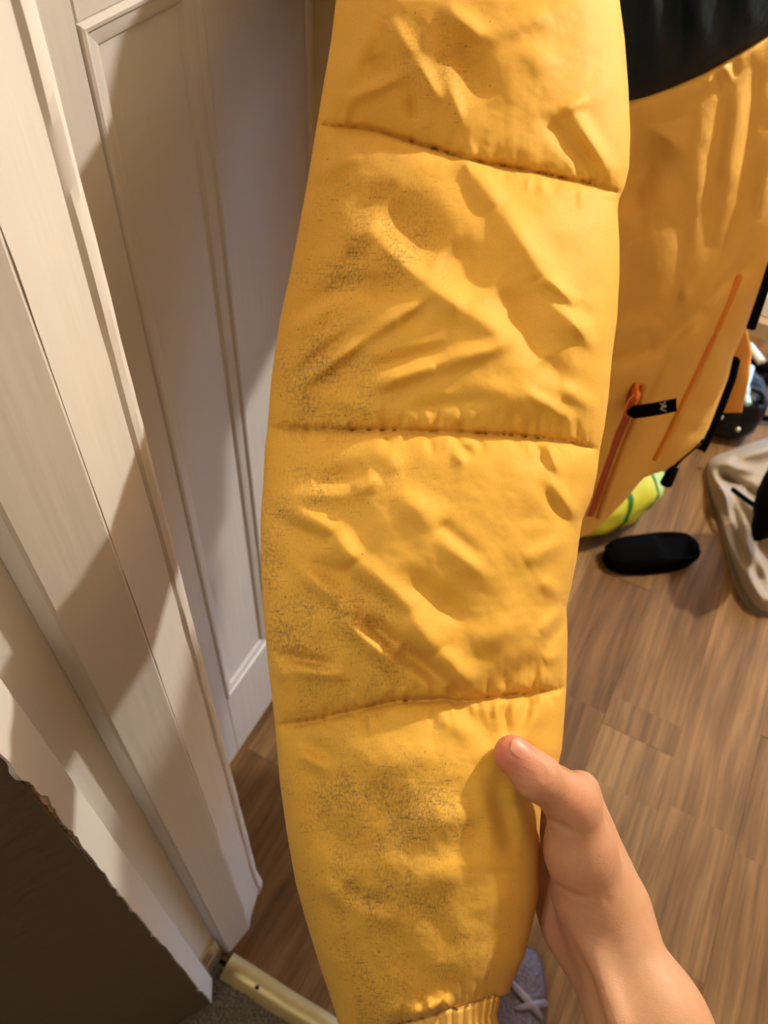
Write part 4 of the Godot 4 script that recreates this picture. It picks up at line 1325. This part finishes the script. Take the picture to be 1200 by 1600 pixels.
	blob(s, on_level(1240, 745, 0.30), Vector3(0.045, 0.02, 0), Vector3(-0.01, 0.14, 0.0), Vector3(0, 0, 0.10), 2.6, noise(1.5, 95, 3), 0.15)
	tag(obj("backpack", s, M.black, self, 180.0), "black fabric backpack on the beige fleece, cut by the picture edge", "backpack")
	for q in [[[[1166, 548], [1180, 566], [1196, 574], [1230, 566]], 0.016, "thick black cable bending beside the white cable"], [[[1163, 612], [1176, 598], [1196, 592], [1235, 590]], 0.015, "thick black cable lying level beside the pale blue cloth"], [[[1186, 596], [1192, 612], [1190, 630], [1180, 640]], 0.007, "thin black cable hanging down from the thick black one"], [[[1170, 636], [1184, 648], [1200, 654], [1235, 650]], 0.008, "thin black cable looping lowest over the floor by the leather bag"]]:
		s = Shape.new()
		tube(s, smooth_path(q[0].map(func(p): return on_level(p[0], p[1], 0.02))), [q[1]], 10)
		tag(obj("cable", s, M.black, self, 180.0), q[2], "cable")
	s = Shape.new()
	tube(s, smooth_path([on_level(1170, 540, 0.04), on_level(1178, 550, 0.04), on_level(1190, 566, 0.04)]), [0.012], 10)
	tag(obj("cable", s, M.white, self, 180.0), "short white cable end lying between the black cables", "cable")
	mauve_slipper()

func fleece() -> void:
	var rel := Relief.new(1080, 660, 1400, 990, 3.0)
	for f in [[1112, 732, 1148, 800, 9, 26], [1148, 800, 1200, 895, 11, 30], [1120, 742, 1160, 760, 8, -30], [1160, 760, 1235, 815, 9, -42], [1112, 728, 1150, 716, 10, 22], [1150, 716, 1240, 690, 12, 30], [1145, 752, 1215, 850, 10, 22], [1170, 830, 1230, 920, 10, -22], [1150, 860, 1195, 945, 9, 22], [1128, 770, 1160, 850, 7, -16], [1190, 900, 1210, 950, 9, 16], [1180, 790, 1230, 860, 10, 18], [1126, 760, 1150, 830, 6, 18], [1136, 770, 1168, 850, 6, -20], [1160, 830, 1180, 900, 7, 20], [1146, 830, 1168, 890, 6, -16], [1176, 880, 1200, 930, 7, -16], [1130, 728, 1180, 735, 8, 16]]:
		rel.fold(f[0], f[1], f[2], f[3], f[4], f[5])
	var left := [Vector2(1200, 683), Vector2(1150, 700), Vector2(1118, 712), Vector2(1106, 724), Vector2(1105, 740), Vector2(1112, 770), Vector2(1122, 800), Vector2(1136, 850), Vector2(1156, 905), Vector2(1172, 935), Vector2(1188, 952), Vector2(1215, 956), Vector2(1290, 950)]
	var path := smooth_path(left, 6)
	var n := path.size()
	var s := Shape.new()
	var m := 40
	var target := Vector2(1330, 800)
	for j in n:
		for k in m + 1:
			var t := float(k) / m
			var p: Vector2 = path[j].lerp(target, pow(t, 1.3))
			var rise := sqrt(clampf(1.0 - pow(1.0 - minf(t / 0.22, 1.0), 2.0), 0.0, 1.0))
			var hgt := 0.004 + rise * (0.032 + 1.5 * rel.at(p.x, p.y))
			s.pt(on_level(p.x, p.y, maxf(hgt, 0.004)), Vector2(t, float(j) / n))
	for j in n - 1:
		for k in m:
			var q := j * (m + 1) + k
			s.quad(q, q + 1, q + m + 2, q + m + 1)
	# an underside, so that the heap is closed
	var first := s.v.size()
	for k in first: s.pt(Vector3(s.v[k].x, 0.001, s.v[k].z))
	for j in n - 1:
		for k in m:
			var q := first + j * (m + 1) + k
			s.quad(q, q + m + 1, q + m + 2, q + 1)
	for j in n - 1:
		var q := j * (m + 1)
		s.quad(q, q + m + 1, first + q + m + 1, first + q)
	s.outward(0)
	tag(obj("fleece_blanket", s, M.fleece, self, 180.0), "beige fleece heaped in soft folds on the wood floor", "blanket")

func mauve_slipper() -> void:
	# a shoe seen from above, its toe pointing into the room
	var toe := on_level(818, 1487, 0.0); var heel := W(0.215, 0, 0.09)
	var mid := (toe + heel) / 2.0
	var o := base("slipper", mid)
	tag(o, "mauve grey slipper with silvery crossed straps on the floor below the hand", "slipper")
	var along := (toe - heel) / 2.0
	var across := along.cross(Vector3.UP).normalized()
	var s := Shape.new()
	blob(s, Vector3(0, 0.008, 0), along * 1.02, Vector3(0, 0.008, 0), across * 0.048, 2.6)
	obj("sole", s, M.black, o, 60.0)
	s = Shape.new()
	blob(s, Vector3(0, 0.035, 0) + along * 0.05, along * 0.95, Vector3(0, 0.032, 0), across * 0.045, 2.4, noise(1.7, 44, 3), 0.05, 36, 56, func(e):
		var q: Vector3 = e
		if q.y > 0.0: q.y *= 1.0 + 0.35 * smoothstep(0.6, -0.2, q.x)
		return q)
	obj("upper", s, M.mauve, o, 180.0)
	for q in [[0.60, -0.75, 0.30, 0.75], [0.30, -0.2, 0.50, 0.95]]:
		s = Shape.new()
		var pts := []
		for k in 13:
			var t := k / 12.0
			var x: float = lerpf(q[0], q[2], t); var z: float = lerpf(q[1], q[3], t)
			var y := 0.037 + 0.036 * pow(maxf(0.0, 1.0 - pow(absf(x - 0.05), 2.4) - pow(absf(z), 2.4)), 0.42) * (1.0 + 0.2 * smoothstep(0.6, -0.2, x))
			pts.append(along * x + across * 0.045 * z + Vector3(0, y, 0))
		tube(s, pts, [0.002, 0.004, 0.005, 0.005, 0.006, 0.006, 0.006, 0.006, 0.006, 0.006, 0.006, 0.005, 0.002], 12, 0.5)
		obj("strap", s, M.silver, o, 180.0)
	s = Shape.new()
	blob(s, Vector3(0, 0.058, 0) - along * 0.05, along * 0.42, Vector3(0, 0.018, 0), across * 0.03, 2.2)
	obj("lining", s, M.pink, o, 180.0)
